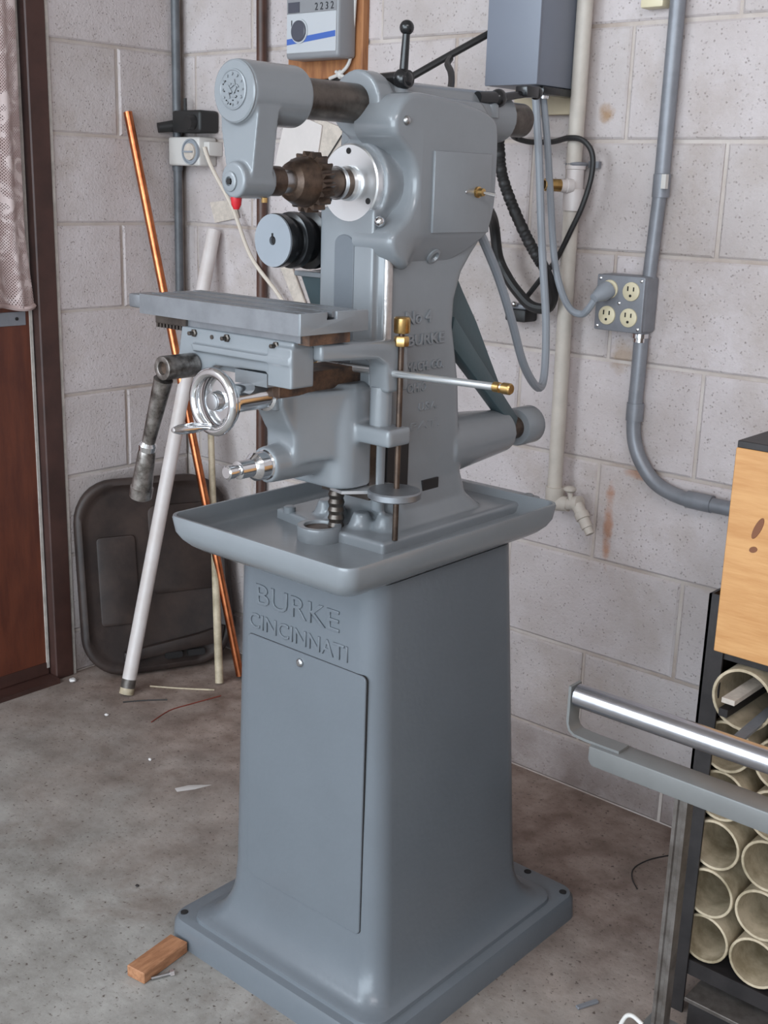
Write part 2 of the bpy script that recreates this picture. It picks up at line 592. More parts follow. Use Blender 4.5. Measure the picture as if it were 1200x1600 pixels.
def text_mesh(name, body, size, depth, m, parent, origin, xdir, ydir, width=None, bev=0.0, label=None, weight=0.0):
    cu = bpy.data.curves.new(name, 'FONT')
    cu.body = body
    cu.size = size
    cu.extrude = depth
    cu.bevel_depth = bev
    cu.offset = weight
    cu.align_x, cu.align_y = 'CENTER', 'CENTER'
    cu.resolution_u = 3
    tmp = bpy.data.objects.new(name, cu)
    COL.objects.link(tmp)
    dg = bpy.context.evaluated_depsgraph_get()
    me = bpy.data.meshes.new_from_object(tmp.evaluated_get(dg))
    bpy.data.objects.remove(tmp)
    xd, yd = Vector(xdir).normalized(), Vector(ydir).normalized()
    zd = xd.cross(yd)
    xs = [v.co.x for v in me.vertices]
    k = width / (max(xs) - min(xs)) if width else 1.0
    for v in me.vertices:
        c = v.co
        v.co = Vector(origin) + xd * c.x * k + yd * c.y + zd * c.z
    me.materials.clear()
    return link(name, me, m, parent, label)


# ------------------------------------------------------------------ room shell
ROOM_X, ROOM_Y, ROOM_Z = 4.4, -4.4, 2.5
struct(MB().box(-0.4, ROOM_X + 0.4, ROOM_Y - 3.0, 0.4, -0.12, 0.0).build('floor', FLOOR, smooth=False))
struct(MB().box(-0.3, ROOM_X + 0.3, ROOM_Y - 0.1, 0.3, ROOM_Z, ROOM_Z + 0.1).build('ceiling', CEILM, smooth=False))
struct(MB().box(ROOM_X, ROOM_X + 0.15, ROOM_Y, 0.0, 0.0, ROOM_Z).build('wall_right', PLAINWALL, smooth=False))
bwall = struct(MB().box(-0.2, ROOM_X, 0.0045, 0.2, 0.0, ROOM_Z).build('wall_back', MORTAR, smooth=False))
lw = MB()
lw.box(-0.2, -0.0045, -0.42, 0.0, 0.0, ROOM_Z)
lw.box(-0.2, -0.0045, ROOM_Y, -1.42, 0.0, ROOM_Z)
lw.box(-0.2, -0.0045, -1.42, -0.42, 2.08, ROOM_Z)
lwall = struct(lw.build('wall_left', MORTAR, smooth=False))

BC = 0.2032
Z0 = 1.53603
J = 0.0036  # half a mortar joint
_blocks = {}


def block_mesh(wd, ht):
    """one concrete block face, centred at the origin, front at y=0 looking to -Y"""
    key = (round(wd, 3), round(ht, 3))
    if key not in _blocks:
        mb = MB()
        c = 0.004
        a, b = wd / 2, ht / 2
        R = [[(-a, 0.03, -b), (a, 0.03, -b), (a, 0.03, b), (-a, 0.03, b)],
             [(-a, c * 0.8, -b), (a, c * 0.8, -b), (a, c * 0.8, b), (-a, c * 0.8, b)],
             [(-a + c, 0, -b + c), (a - c, 0, -b + c), (a - c, 0, b - c), (-a + c, 0, b - c)]]
        mb.loft(R)
        me = mb.mesh('block', smooth=False)
        me.materials.append(WALL)
        _blocks[key] = me
    return _blocks[key]


def lay_blocks(wall, on_back, u0, u1, zmin=0.0, zmax=ROOM_Z):
    k = -5
    while True:
        zt, zb = Z0 - k * BC, Z0 - (k + 1) * BC
        k += 1
        if zb >= zmax:
            continue
        if zt <= zmin + 0.01:
            break
        zt2, zb2 = min(zt, zmax), max(zb, zmin)
        even = (k - 1) % 2 == 0
        if on_back:
            ph = 0.0478 if even else 0.251
        else:
            ph = -0.197 if even else 0.0062
        i0 = math.floor((u0 - ph) / (2 * BC)) - 1
        i1 = math.ceil((u1 - ph) / (2 * BC)) + 1
        for i in range(i0, i1):
            a, b = max(ph + i * 2 * BC, u0), min(ph + (i + 1) * 2 * BC, u1)
            if b - a < 0.015:
                continue
            me = block_mesh(b - a - 2 * J, zt2 - zb2 - 2 * J)
            o = bpy.data.objects.new('block', me)
            COL.objects.link(o)
            o.parent = wall
            j = random.uniform(-0.0012, 0.0012)
            if on_back:
                o.location = ((a + b) / 2, j, (zt2 + zb2) / 2)
                o.rotation_euler = (random.uniform(-.004, .004), random.uniform(-.002, .002), random.uniform(-.003, .003))
            else:
                o.location = (j, (a + b) / 2, (zt2 + zb2) / 2)
                o.rotation_euler = (random.uniform(-.002, .002), 0, PI / 2 + random.uniform(-.003, .003))


lay_blocks(bwall, True, 0.0, ROOM_X)
lay_blocks(lwall, False, -0.40, 0.0)
lay_blocks(lwall, False, ROOM_Y, -1.42)
lay_blocks(lwall, False, -1.42, -0.40, zmin=2.08)

# door in the left wall, its jamb, window and glass
door = struct(MB().box(-0.06, -0.018, -1.36, -0.452, 0.012, 0.945).build('door_1', DOORWOOD, bevel=(0.003, 1)))
for nm, args in (('stile', (-0.06, -0.018, -0.545, -0.452, 0.945, 2.02)), ('stile', (-0.06, -0.018, -1.36, -1.27, 0.945, 2.02)),
                 ('top_rail', (-0.06, -0.018, -1.27, -0.545, 1.93, 2.02))):
    MB().box(*args).build(nm, DOORWOOD, door, bevel=(0.003, 1))
MB().box(-0.0185, -0.0155, -1.36, -0.4525, 0.014, 0.045).build('kick_board', JAMBWOOD, door)
MB().box(-0.018, -0.0145, -0.4575, -0.4505, 0.03, 2.0).build('weather_strip', WHITEPAINT, door, label='chipped white painted strip down the door edge')
br = MB().box(-0.018, -0.0145, -0.66, -0.468, 0.900, 0.932).build('latch_plate', GALV, door, bevel=(0.001, 1), label='grey metal strap with two screws')
for y in (-0.492, -0.56):
    MB().cyl((-0.0150, y, 0.916), (-0.0125, y, 0.916), 0.004, seg=10).build('screw', HOLE, br)
MB().box(-0.042, -0.036, -1.275, -0.54, 0.94, 1.94).build('window_pane', GLASS, door)
jam = MB().box(-0.1, 0.009, -0.4465, -0.394, 0.0, 2.08)
jam.box(-0.1, 0.009, -1.42, -1.365, 0.0, 2.08)
jam.box(-0.1, 0.009, -1.42, -0.394, 2.03, 2.09)
jb = struct(jam.build('trim_1', JAMBWOOD, bevel=(0.003, 1)))
struct(MB().box(-0.1, 0.004, -0.394, -0.385, 0.0, 2.08).build('trim_2', WHITEPAINT))
struct(MB().box(-0.12, 0.03, -1.365, -0.45, 0.0, 0.012).build('trim_3', JAMBWOOD))

# lace curtain on the door
bm = bmesh.new()
uvl = bm.loops.layers.uv.new('UVMap')
nu, nv = 90, 46
grid = []
for j in range(nv + 1):
    row = []
    for i in range(nu + 1):
        s = i / nu
        z = 0.951 + (1.97 - 0.951) * j / nv
        y = -0.456 - 0.014 * min(1, (z - 0.951) / 0.15) - s * 0.79
        fold = 0.010 * math.sin(s * 58 + 0.6 * math.sin(z * 4)) + 0.005 * math.sin(s * 131 + 1.3)
        sag = 0.010 * (0.5 + 0.5 * math.sin(s * 40)) if j == 0 else 0
        row.append((bm.verts.new((0.004 + fold, y, z - sag)), (s * 1.1, z)))
    grid.append(row)
for j in range(nv):
    for i in range(nu):
        q = (grid[j][i], grid[j][i + 1], grid[j + 1][i + 1], grid[j + 1][i])
        f = bm.faces.new([a[0] for a in q])
        for lp, a in zip(f.loops, q):
            lp[uvl].uv = a[1]
me = bpy.data.meshes.new('curtain')
bm.to_mesh(me)
bm.free()
for p in me.polygons:
    p.use_smooth = True
lc = tag(link('lace_curtain', me, LACE), 'faded pinkish lace curtain hanging over the brown door window', 'curtain')
MB().cyl((0.004, -1.27, 1.975), (0.004, -0.452, 1.975), 0.006, seg=10).build('curtain_rod', BRASS, lc)
hem = MB()
hem.tube([(0.004 + 0.010 * math.sin(s / 40 * 58), -0.456 - s / 40 * 0.79, 0.951 - 0.010 * (0.5 + 0.5 * math.sin(s))) for s in range(41)],
         0.006, seg=6, smooth_n=3)
hem.build('hem', LACE, lc)

# ------------------------------------------------------------------ the milling machine
XC = 1.29
mill = thing('milling_machine', 'grey enamelled horizontal milling machine on its cast pedestal in the garage corner', 'machine', (XC, -0.66, 0))

# pedestal: plate, flared foot and tapering body in one casting
rings = []
plate = (1.045, 1.520, -0.925, -0.375)
rings.append(ring_at(0.0, *plate, 0.03))
rings.append(ring_at(0.036, plate[0] + .002, plate[1] - .002, plate[2] + .002, plate[3] - .002, 0.03))
rings.append(ring_at(0.044, plate[0] + .006, plate[1] - .006, plate[2] + .006, plate[3] - .006, 0.03))
rings.append(ring_at(0.046, plate[0] + .014, plate[1] - .014, plate[2] + .014, plate[3] - .014, 0.03))
B = (1.134, 1.462, -0.862, -0.490)      # body at z = .15
F = (1.082, 1.500, -0.908, -0.425)      # where the flare meets the plate
rings.append(ring_at(0.047, *F, 0.035))
rings.append(ring_at(0.0535, F[0] + .001, F[1] - .001, F[2] + .001, F[3] - .001, 0.036))
rings.append(ring_at(0.0555, F[0] + .005, F[1] - .005, F[2] + .004, F[3] - .005, 0.036))
for k in range(1, 9):
    a = PI / 2 * k / 8
    h, g = math.sin(a), 1 - math.cos(a)
    t = 0.09 + h * 0.88
    z = 0.0555 + 0.0865 * g
    rings.append(ring_at(z, F[0] + (B[0] - F[0]) * t, F[1] + (B[1] - F[1]) * t, F[2] + (B[2] - F[2]) * t, F[3] + (B[3] - F[3]) * t, 0.036))
T = (1.152, 1.440, -0.862, -0.525)      # top under the tray
for k in range(0, 9):
    t = k / 8
    rings.append(ring_at(0.16 + (0.708 - 0.16) * t, *[B[i] + (T[i] - B[i]) * t for i in range(4)], 0.036))
mbp = MB().loft(rings)
ped = mbp.build('pedestal', STAND, mill, angle=40)
YF = -0.862
dr = MB().prism(rrect(1.184, 1.428, 0.158, 0.575, 0.008, 4), 'xz', YF - 0.0030, YF + 0.004)
drm = dr.build('access_door', STAND, ped, bevel=(0.0010, 1))
MB().prism(rrect(1.1834, 1.4288, 0.1575, 0.5755, 0.0083, 4), 'xz', YF - 0.0004, YF + 0.002).build('door_gap', HOLE, ped)
MB().lathe((1.299, YF - 0.003, 0.560), (0, -1, 0), ((0, 0.0065), (0.003, 0.0062), (0.005, 0.004), (0.0055, 0.0)), 14).build('door_screw', STEEL, ped, label='bright round head screw')
text_mesh('cast_lettering', 'BURKE', 0.046, 0.0012, STAND, ped, (1.286, YF - 0.0005, 0.641), (1, 0, 0), (0, 0, 1), 0.172, 0.0009, label='raised cast lettering, upper row', weight=-0.0006)
text_mesh('cast_lettering', 'CINCINNATI', 0.034, 0.0012, STAND, ped, (1.289, YF - 0.0005, 0.597), (1, 0, 0), (0, 0, 1), 0.205, 0.0009, label='raised cast lettering, lower row', weight=-0.0006)
for x, y in ((1.066, -0.902), (1.500, -0.404), (1.418, -0.394), (1.500, -0.905)):
    MB().cyl((x, y, 0.040), (x, y, 0.0472), 0.0065, seg=14).build('bolt_hole', HOLE, ped)
MB().box(1.4405, 1.4425, -0.765, -0.545, 0.713, 0.724).build('hand_slot', HOLE, ped)

# chip tray
TR = (1.108, 1.476, -0.957, -0.462)
def tr_ring(z, ins, r):
    return ring_at(z, TR[0] + ins, TR[1] - ins, TR[2] + ins, TR[3] - ins, r, 8)
trings = [tr_ring(0.7065, 0.062, 0.016), tr_ring(0.708, 0.044, 0.018), tr_ring(0.713, 0.030, 0.020), tr_ring(0.7205, 0.0185, 0.021), tr_ring(0.730, 0.009, 0.022),
          tr_ring(0.741, 0.003, 0.022), tr_ring(0.762, 0.0, 0.022), tr_ring(0.7655, 0.001, 0.022), tr_ring(0.7655, 0.0050, 0.020),
          tr_ring(0.764, 0.0060, 0.018), tr_ring(0.748, 0.0085, 0.016), tr_ring(0.739, 0.014, 0.014), tr_ring(0.7365, 0.022, 0.012)]
MB().loft(trings).build('chip_tray', PAINT, mill, angle=50)

# column casting
colb = MB()
def nk(z, hx, y0, y1, r=0.028):
    return ring_at(z, XC - hx, XC + hx, y0, y1, r, 5)
colb.loft([nk(0.735, 0.092, -0.770, -0.500, .03), nk(0.757, 0.080, -0.750, -0.525), nk(0.775, 0.068, -0.735, -0.542), nk(0.81, 0.060, -0.726, -0.548),
           nk(0.90, 0.058, -0.735, -0.556), nk(0.95, 0.057, -0.745, -0.560), nk(1.00, 0.056, -0.75, -0.570), nk(1.04, 0.056, -0.755, -0.580),
           nk(1.08, 0.056, -0.758, -0.578), nk(1.12, 0.057, -0.758, -0.565), nk(1.145, 0.058, -0.752, -0.545), nk(1.165, 0.060, -0.745, -0.528),
           nk(1.20, 0.062, -0.738, -0.525, .02), nk(1.30, 0.062, -0.736, -0.522, .02), nk(1.345, 0.060, -0.733, -0.522, .02), nk(1.364, 0.050, -0.728, -0.53, .02)])
colb.box(1.236, 1.338, -0.772, -0.735, 0.84, 1.21)
colb.prism([(1.158, -0.780), (1.230, -0.792), (1.262, -0.806), (1.310, -0.806), (1.330, -0.803), (1.4, -0.803), (1.4, -0.405), (1.158, -0.405)], 'xy', 0.728, 0.7525)
colb.cyl((XC, -0.763, 1.348), (XC, -0.730, 1.348), 0.0445, 0.0445, 40)
colb.cyl((XC, -0.740, 1.348), (XC, -0.430, 1.348), 0.0365, 0.0375, 40)
colb.cyl((XC, -0.758, 1.243), (XC, -0.60, 1.243), 0.060, 0.060, 40)
colb.cyl((1.302, -0.58, 0.846), (1.302, -0.395, 0.846), 0.052, 0.036, 32)
colb.cyl((1.342, -0.752, 0.78), (1.342, -0.752, 1.17), 0.010, 0.010, 16)
for bx, by in ((1.235, -0.748), (1.268, -0.760), (1.318, -0.760), (1.352, -0.745)):
    colb.lathe((bx, by, 0.735), (0, 0, 1), ((0, 0.028), (0.018, 0.020), (0.04, 0.012)), 18)
column = colb.cast('column', PAINT, mill, voxel=0.0030, it=7)
# side gear cover of the head, with its notch round the spindle boss
outl = [(-0.764, 1.349), (-0.776, 1.328), (-0.774, 1.308), (-0.757, 1.296), (-0.738, 1.282), (-0.7255, 1.258), (-0.7255, 1.230), (-0.738, 1.204),
        (-0.757, 1.190), (-0.774, 1.178), (-0.775, 1.160), (-0.757, 1.140), (-0.722, 1.125), (-0.66, 1.122), (-0.602, 1.136), (-0.557, 1.168),
        (-0.541, 1.205), (-0.538, 1.237), (-0.538, 1.314), (-0.546, 1.342), (-0.60, 1.356), (-0.70, 1.364), (-0.742, 1.364)]
outl = chaikin(outl, 2)
cv = MB()
def inset(poly, d):
    n = len(poly)
    q = []
    for i in range(n):
        a, b = Vector(poly[i - 1]), Vector(poly[(i + 1) % n])
        t = (b - a).normalized()
        nn = Vector((-t.y, t.x))
        q.append((poly[i][0] + nn.x * d, poly[i][1] + nn.y * d))
    return q
area = sum(outl[i][0] * outl[(i + 1) % len(outl)][1] - outl[(i + 1) % len(outl)][0] * outl[i][1] for i in range(len(outl)))
sg = 1 if area > 0 else -1
lay = []
for x, d in ((1.300, 0.0), (1.358, 0.0), (1.3655, 0.0006), (1.3695, 0.0020), (1.3722, 0.0042), (1.3734, 0.0066), (1.3738, 0.0085)):
    lay.append([(x, u, v) for u, v in inset(outl, sg * d)])
cv.loft(lay)
# the flank falls away below the pad: cut the flat face into strips there and push them in
for co, no in [((0, 0, z), (0, 0, 1)) for z in (1.178, 1.172, 1.160, 1.148, 1.136)] + [((0, y, 0), (0, 1, 0)) for y in (-0.745, -0.730, -0.715, -0.700)]:
    bmesh.ops.bisect_plane(cv.bm, geom=cv.bm.verts[:] + cv.bm.edges[:] + cv.bm.faces[:], plane_co=co, plane_no=no, dist=1e-5)
for v in cv.bm.verts:
    if v.co.x > 1.34 and v.co.z < 1.178:
        t = min(max((v.co.y + 0.745) / 0.045, 0.0), 1.0)
        v.co.x -= 0.66 * (1.178 - v.co.z) * t * t * (3 - 2 * t)
cover = cv.build('gear_cover', PAINT, mill, angle=60)
MB().box(1.366, 1.3775, -0.692, -0.560, 1.179, 1.290).build('cover_pad', PAINT, cover, bevel=(0.0015, 2))
MB().lathe((1.349, -0.658, 1.148), (1, 0, -0.6), ((0, 0.013), (0.007, 0.012), (0.008, 0.008), (0.004, 0.006)), 18).build('plug', PAINT, cover)
sw = MB().lathe((1.377, -0.593, 1.236), (1, 0, 0), ((0, 0.008), (0.004, 0.008), (0.005, 0.006), (0.012, 0.0055)), 16)
sw = sw.build('toggle_switch', BRASS, cover)
MB().tube([(1.386, -0.593, 1.236), (1.400, -0.580, 1.233)], 0.0022, 8, 1, radii=lambda t: 0.0018 + 0.0016 * t).build('toggle_lever', CHROME, sw)
MB().ball((1.376, -0.618, 1.236), 0.003).build('screw', STEEL, cover)
oc = MB().ball((1.373, -0.752, 1.326), 0.0065)
oc.build('oil_cup', STEEL, cover)
MB().ball((1.345, -0.768, 1.194), 0.0075).build('oil_cup', CHROME, cover)
# arched panel of the way, and its corner highlight put into the colour
gp = [(1.2660, 0.90), (1.3030, 0.90), (1.3030, 1.160)] + [(1.2845 + 0.0185 * math.cos(PI * k / 10), 1.160 + 0.014 * math.sin(PI * k / 10)) for k in range(1, 11)]
MB().prism(gp, 'xz', -0.7740, -0.760).build('way_panel', STAND, column, bevel=(0.0012, 1))
MB().cyl((1.346, -0.7505, 0.92), (1.346, -0.7505, 1.165), 0.0085, seg=18).build('way_highlight', GLINT, column, label='painted-in highlight on the rounded edge of the column way')
MB().box(1.330, 1.3505, -0.742, -0.695, 0.806, 0.893).build('way_gap_shade', GAPBLACK, column, label='black slab for the shaded gap beside the knee')  # flat black slab paints in the shade between knee and column
MB().box(1.345, 1.3535, -0.662, -0.624, 0.796, 0.812).build('foot_slot', GAPBLACK, column)
# drain boss on the foot
MB().ring((1.283, -0.813, 0.735), (0, 0, 1), 0.0225, 0.0330, 0.0235, 36).build('drain_boss', PAINT, column, bevel=(0.002, 2))
MB().cyl((1.283, -0.813, 0.735), (1.283, -0.813, 0.7535), 0.0228, seg=28).build('drain_hole', BROWNSTEEL, column)
MB().lathe((1.185, -0.778, 0.750), (0, 0, 1), ((0, 0.0095), (0.009, 0.0095), (0.011, 0.006)), 16).build('foot_bolt', PAINT, column)
MB().lathe((1.388, -0.425, 0.750), (0, 0, 1), ((0, 0.009), (0.005, 0.009), (0.007, 0.006)), 16).build('foot_bolt', PAINT, column)
# cast lettering on the column flank
for body, y0, y1, z, s in (('No 4', -0.709, -0.650, 1.058, 0.026), ('BURKE', -0.703, -0.618, 1.025, 0.022), ('MACH. CO.', -0.703, -0.617, 0.986, 0.018),
                           ('OHIO', -0.700, -0.655, 0.955, 0.018), ('U.S.A.', -0.672, -0.628, 0.925, 0.016), ('PAT.', -0.69, -0.62, 0.897, 0.016)):
    text_mesh('cast_lettering', body, s, 0.0010, PAINT, column, (1.3475, (y0 + y1) / 2, z), (0, 1, 0), (0, 0, 1), y1 - y0, 0.0006)

# overarm and its clamp handles
MB().lathe((XC, -0.90, 1.348), (0, 1, 0), ((-0.04, 0.026), (0.530, 0.026), (0.534, 0.023), (0.534, 0.0)), 36).build('overarm', BARK, mill)
def clamp(base, hub0, hub1, r_hub, tip, r_ball, mid):
    m = MB().cyl(hub0, hub1, r_hub * 0.8, r_hub, 18)
    m.ball(base, r_hub * 1.25)
    o = m.build('clamp_handle', BLACK, mill)
    h = MB().tube([base, mid, tip], 0.005, 12, 4, radii=lambda t: 0.0065 - 0.0015 * t)
    h.ball(tip, r_ball)
    h.build('handle_lever', BLACK, o)
clamp((1.325, -0.705, 1.383), (1.284, -0.705, 1.383), (1.336, -0.705, 1.383), 0.0115, (1.328, -0.704, 1.449), 0.0100, (1.326, -0.704, 1.416))
MB().lathe((1.318, -0.703, 1.350), (0, 0, 1), ((0, 0.016), (0.018, 0.014), (0.024, 0.010)), 20).build('clamp_boss', PAINT, mill)
clamp((1.322, -0.478, 1.374), (1.318, -0.525, 1.372), (1.322, -0.470, 1.374), 0.0110, (1.327, -0.385, 1.388), 0.0105, (1.324, -0.43, 1.382))
MB().box(1.315, 1.338, -0.425, -0.392, 1.380, 1.396).build('clamp_block', BLACK, mill, bevel=(0.002, 2))
MB().lathe((1.318, -0.49, 1.345), (0, 0, 1), ((0, 0.013), (0.018, 0.012), (0.022, 0.008)), 20).build('clamp_boss', PAINT, mill)

# spindle flange
fl = MB().lathe((XC, -0.756, 1.243), (0, -1, 0), ((0, 0.053), (0.014, 0.053), (0.016, 0.051), (0.0163, 0.024), (0.022, 0.0235), (0.026, 0.021), (0.026, 0.0)), 48)
fl = fl.build('spindle_flange', BRIGHT, mill, angle=25)
for a in (92, 212, 328):
    x, z = XC + 0.043 * math.cos(math.radians(a)), 1.243 + 0.043 * math.sin(math.radians(a))
    MB().cyl((x, -0.765, z), (x, -0.7730, z), 0.0042, seg=12).build('bolt_hole', HOLE, fl)

# arbor with collars and cutter
ar = MB().cyl((XC, -0.945, 1.243), (XC, -0.77, 1.243), 0.0090, seg=20).build('arbor', STEEL, mill)
for y0, y1, r, m in ((-0.931, -0.906, 0.0190, BROWNSTEEL), (-0.906, -0.888, 0.0150, STEEL), (-0.836, -0.800, 0.0200, BROWNSTEEL), (-0.800, -0.793, 0.0225, STEEL), (-0.793, -0.782, 0.0215, BROWNSTEEL)):
    MB().lathe((XC, y0, 1.243), (0, 1, 0), ((0, r - .001), (0.001, r), (y1 - y0 - .001, r), (y1 - y0, r - .001)), 28).build('spacer_collar', m, ar)
ct = MB()
nt_ = 18
def gear_ring(y, ro, ri, lean=0.0):
    out = []
    for i in range(nt_):
        a = 2 * PI * i / nt_ + lean
        st = 2 * PI / nt_
        for f, r in ((0.0, ri), (0.30, ri), (0.62, ro), (0.80, ro)):
            out.append((XC + r * math.cos(a + f * st), y, 1.243 + r * math.sin(a + f * st)))
    return out
ct.loft([gear_ring(-0.858, 0.0395, 0.0335), gear_ring(-0.838, 0.0395, 0.0335, 0.05)])
ct.lathe((XC, -0.889, 1.243), (0, 1, 0), ((0, 0.0180), (0.005, 0.0250), (0.018, 0.0310), (0.034, 0.0335)), 36)
ct.build('milling_cutter', BROWNSTEEL, ar, angle=25)

# arbor support hanging from the overarm
sup = MB().lathe((XC, -0.981, 1.348), (0, 1, 0), ((0, 0.036), (0.002, 0.0385), (0.098, 0.0385), (0.101, 0.0365), (0.101, 0.0)), 44)
arm = [(XC - 0.0365, 1.338), (XC - 0.0335, 1.300), (XC - 0.0225, 1.243), (XC + 0.0225, 1.243), (XC + 0.0305, 1.300), (XC + 0.0365, 1.338)]
sup.prism(arm, 'xz', -0.974, -0.938)
sup.lathe((XC, -0.986, 1.243), (0, 1, 0), ((0, 0.020), (0.002, 0.0225), (0.050, 0.0225), (0.057, 0.0215), (0.057, 0)), 36)
support = sup.cast('arbor_support', PAINT, mill, voxel=0.0018, it=4)
sp2 = MB().lathe((XC, -0.979, 1.348), (0, -1, 0), ((0, 0.0375), (0.003, 0.0375), (0.0045, 0.0355), (0.0045, 0)), 44).build('boss_face', PAINT, support)
bd = MB().lathe((XC, -0.9832, 1.350), (0, -1, 0), ((0, 0.0245), (0.002, 0.0240), (0.0026, 0.0225), (0.0018, 0.0215), (0.0018, 0.0)), 40)
bd = bd.build('maker_badge', PAINT, support, label='round cast badge with raised emblem')
em = MB()
rnd = random.Random(3)
for k in range(12):
    a = 2 * PI * k / 12
    em.box(-0.0016, 0.0016, -0.9866, -0.984, -0.0011, 0.0011,
           Matrix.Translation((XC + 0.0180 * math.cos(a), 0, 1.350 + 0.0180 * math.sin(a))) @ Matrix.Rotation(-a + rnd.random(), 4, 'Y'))
for dx, dz, l, an in ((-0.006, 0.007, .008, .2), (0.004, 0.008, .007, 1.4), (-0.004, 0.000, .010, .9), (0.005, -0.001, .009, 2.2), (-0.006, -0.007, .007, 1.2),
                      (0.003, -0.008, .009, .1), (0.0, 0.004, .007, 2.6), (0.009, 0.004, .005, .6)):
    em.box(-l / 2, l / 2, -0.9866, -0.984, -0.0010, 0.0010, Matrix.Translation((XC + dx, 0, 1.350 + dz)) @ Matrix.Rotation(an, 4, 'Y'))
em.build('emblem', PAINT, bd)
pits = MB()
for k in range(16):
    a, r = rnd.uniform(0, 2 * PI), rnd.uniform(0.004, 0.019)
    pits.cyl((XC + r * math.cos(a), -0.9860, 1.350 + r * math.sin(a)), (XC + r * math.cos(a), -0.984, 1.350 + r * math.sin(a)), 0.0009, seg=6)
pits.build('emblem_pits', HOLE, bd)
MB().lathe((XC - 0.004, -0.985, 1.241), (0, -1, 0), ((0, 0.0125), (0.003, 0.0125), (0.004, 0.011), (0.004, 0.006), (0.001, 0.005), (0.001, 0)), 20).build('centre_screw', PAINT, support)
MB().cyl((XC - 0.004, -0.9862, 1.241), (XC - 0.004, -0.9895, 1.241), 0.0042, seg=6).build('screw_socket', HOLE, support)
MB().lathe((1.288, -0.978, 1.222), (0, 0, -1), ((0, 0.0075), (0.009, 0.0065), (0.015, 0.0035), (0.015, 0)), 14).build('oil_plug', RED, support, label='small red plug under the arbor bearing')
MB().lathe((1.297, -0.938, 1.222), (0, 0, -1), ((0, 0.004), (0.006, 0.004), (0.006, 0)), 10).build('drain_screw', BRASS, support)

# step pulley on the countershaft at the left of the column
px, pz = 1.172, 1.160
pl = MB().lathe((px, -0.802, pz), (0, 1, 0), ((0, 0.009), (0, 0.037), (0.002, 0.0385), (0.012, 0.0385), (0.014, 0.036), (0.028, 0.034), (0.028, 0.034), (0.030, 0.040),
                (0.034, 0.041), (0.042, 0.041), (0.046, 0.037), (0.064, 0.034), (0.068, 0.043), (0.082, 0.043), (0.086, 0.038), (0.115, 0.038), (0.118, 0.045), (0.135, 0.045), (0.135, 0.0)), 44, cap=False)
pulley = pl.build('step_pulley', BLACK, mill, angle=28)
MB().ring((px, -0.8045, pz), (0, 1, 0), 0.0065, 0.0375, 0.004, 44).build('pulley_face', GREYCABLE, pulley, label='grey painted front face')
MB().cyl((px, -0.8005, pz), (px, -0.79, pz), 0.0095, seg=20).build('bore', HOLE, pulley)
MB().box(px - 0.0016, px + 0.0016, -0.8052, -0.80, pz + 0.004, pz + 0.0105).build('keyway', HOLE, pulley)
MB().cyl((px, -0.70, pz), (px, -0.55, pz), 0.012, seg=18).build('countershaft', BARK, mill)
bk = MB()
bk.prism([(-0.73, 1.112), (-0.60, 1.120), (-0.56, 1.06), (-0.60, 1.00), (-0.66, 0.985), (-0.70, 1.05)], 'yz', 1.150, 1.238)
bk.build('pulley_bracket', TEAL, mill, bevel=(0.006, 2))
for k in range(3):
    MB().box(1.146, 1.238, -0.735 + k * 0.03, -0.715 + k * 0.03, 1.106 - k * 0.018, 1.114 - k * 0.018).build('guard_rib', PAINT if k == 0 else TEAL, mill, bevel=(0.002, 2))

# rear motor arm, pivot and shaft
MB().cyl((1.302, -0.41, 0.846), (1.302, -0.33, 0.846), 0.0195, seg=28).build('pivot_shaft', BROWNSTEEL, mill)
MB().lathe((1.302, -0.352, 0.846), (0, 1, 0), ((0, 0.031), (0.003, 0.033), (0.045, 0.033), (0.048, 0.031), (0.048, 0.0)), 32).build('pivot_collar', PAINT, mill)
MB().prism([(-0.560, 1.150), (-0.513, 1.085), (-0.474, 1.036), (-0.372, 0.885), (-0.384, 0.856), (-0.440, 0.905), (-0.580, 1.050)], 'yz', 1.292, 1.300).build('motor_arm', TEAL, mill, bevel=(0.002, 1))
MB().prism([(-0.560, 1.050), (-0.506, 0.997), (-0.372, 0.868), (-0.378, 0.852), (-0.43, 0.890), (-0.57, 1.010)], 'yz', 1.300, 1.322).build('motor_arm', TEAL, mill, bevel=(0.002, 2))
# knee
kn = MB()
kn.loft([ring_at(z, 1.226 + d, 1.348 - d, -0.836 + d, -0.757, 0.030, 6) for z, d in ((0.824, 0.0), (0.91, 0.0), (0.95, 0.004), (0.972, 0.012))])
kn.prism([(1.262, -0.90), (1.318, -0.90), (1.342, -0.80), (1.342, -0.75), (1.238, -0.75), (1.238, -0.80)], 'xy', 0.868, 0.966)
kn.prism([(-0.925, 0.968), (-0.745, 0.968), (-0.745, 0.85), (-0.84, 0.86), (-0.885, 0.885), (-0.908, 0.92), (-0.925, 0.95)], 'yz', 1.262, 1.318)
kn.cyl((XC, -0.930, 0.868), (XC, -0.80, 0.868), 0.0255, 0.029, 32)
kn.box(1.335, 1.412, -0.812, -0.764, 0.893, 0.918)
kn.box(1.25, 1.33, -0.80, -0.742, 0.83, 0.94)
knee = kn.cast('knee', PAINT, mill, voxel=0.0030, it=11)
MB().box(1.262, 1.320, -0.932, -0.765, 0.964, 0.994).build('knee_way', RUST, mill, bevel=(0.001, 1))
MB().box(1.25, 1.345, -0.775, -0.735, 0.80, 0.95).build('knee_gib', BARK, mill)
MB().prism([(1.312, -0.822), (1.340, -0.828), (1.372, -0.790), (1.385, -0.735), (1.312, -0.745)], 'xy', 0.818, 0.8225).build('knee_lip', BRIGHT, mill)
MB().cyl((1.372, -0.785, 0.918), (1.372, -0.785, 0.972), 0.0155, seg=24).build('stop_post', PAINT, mill)
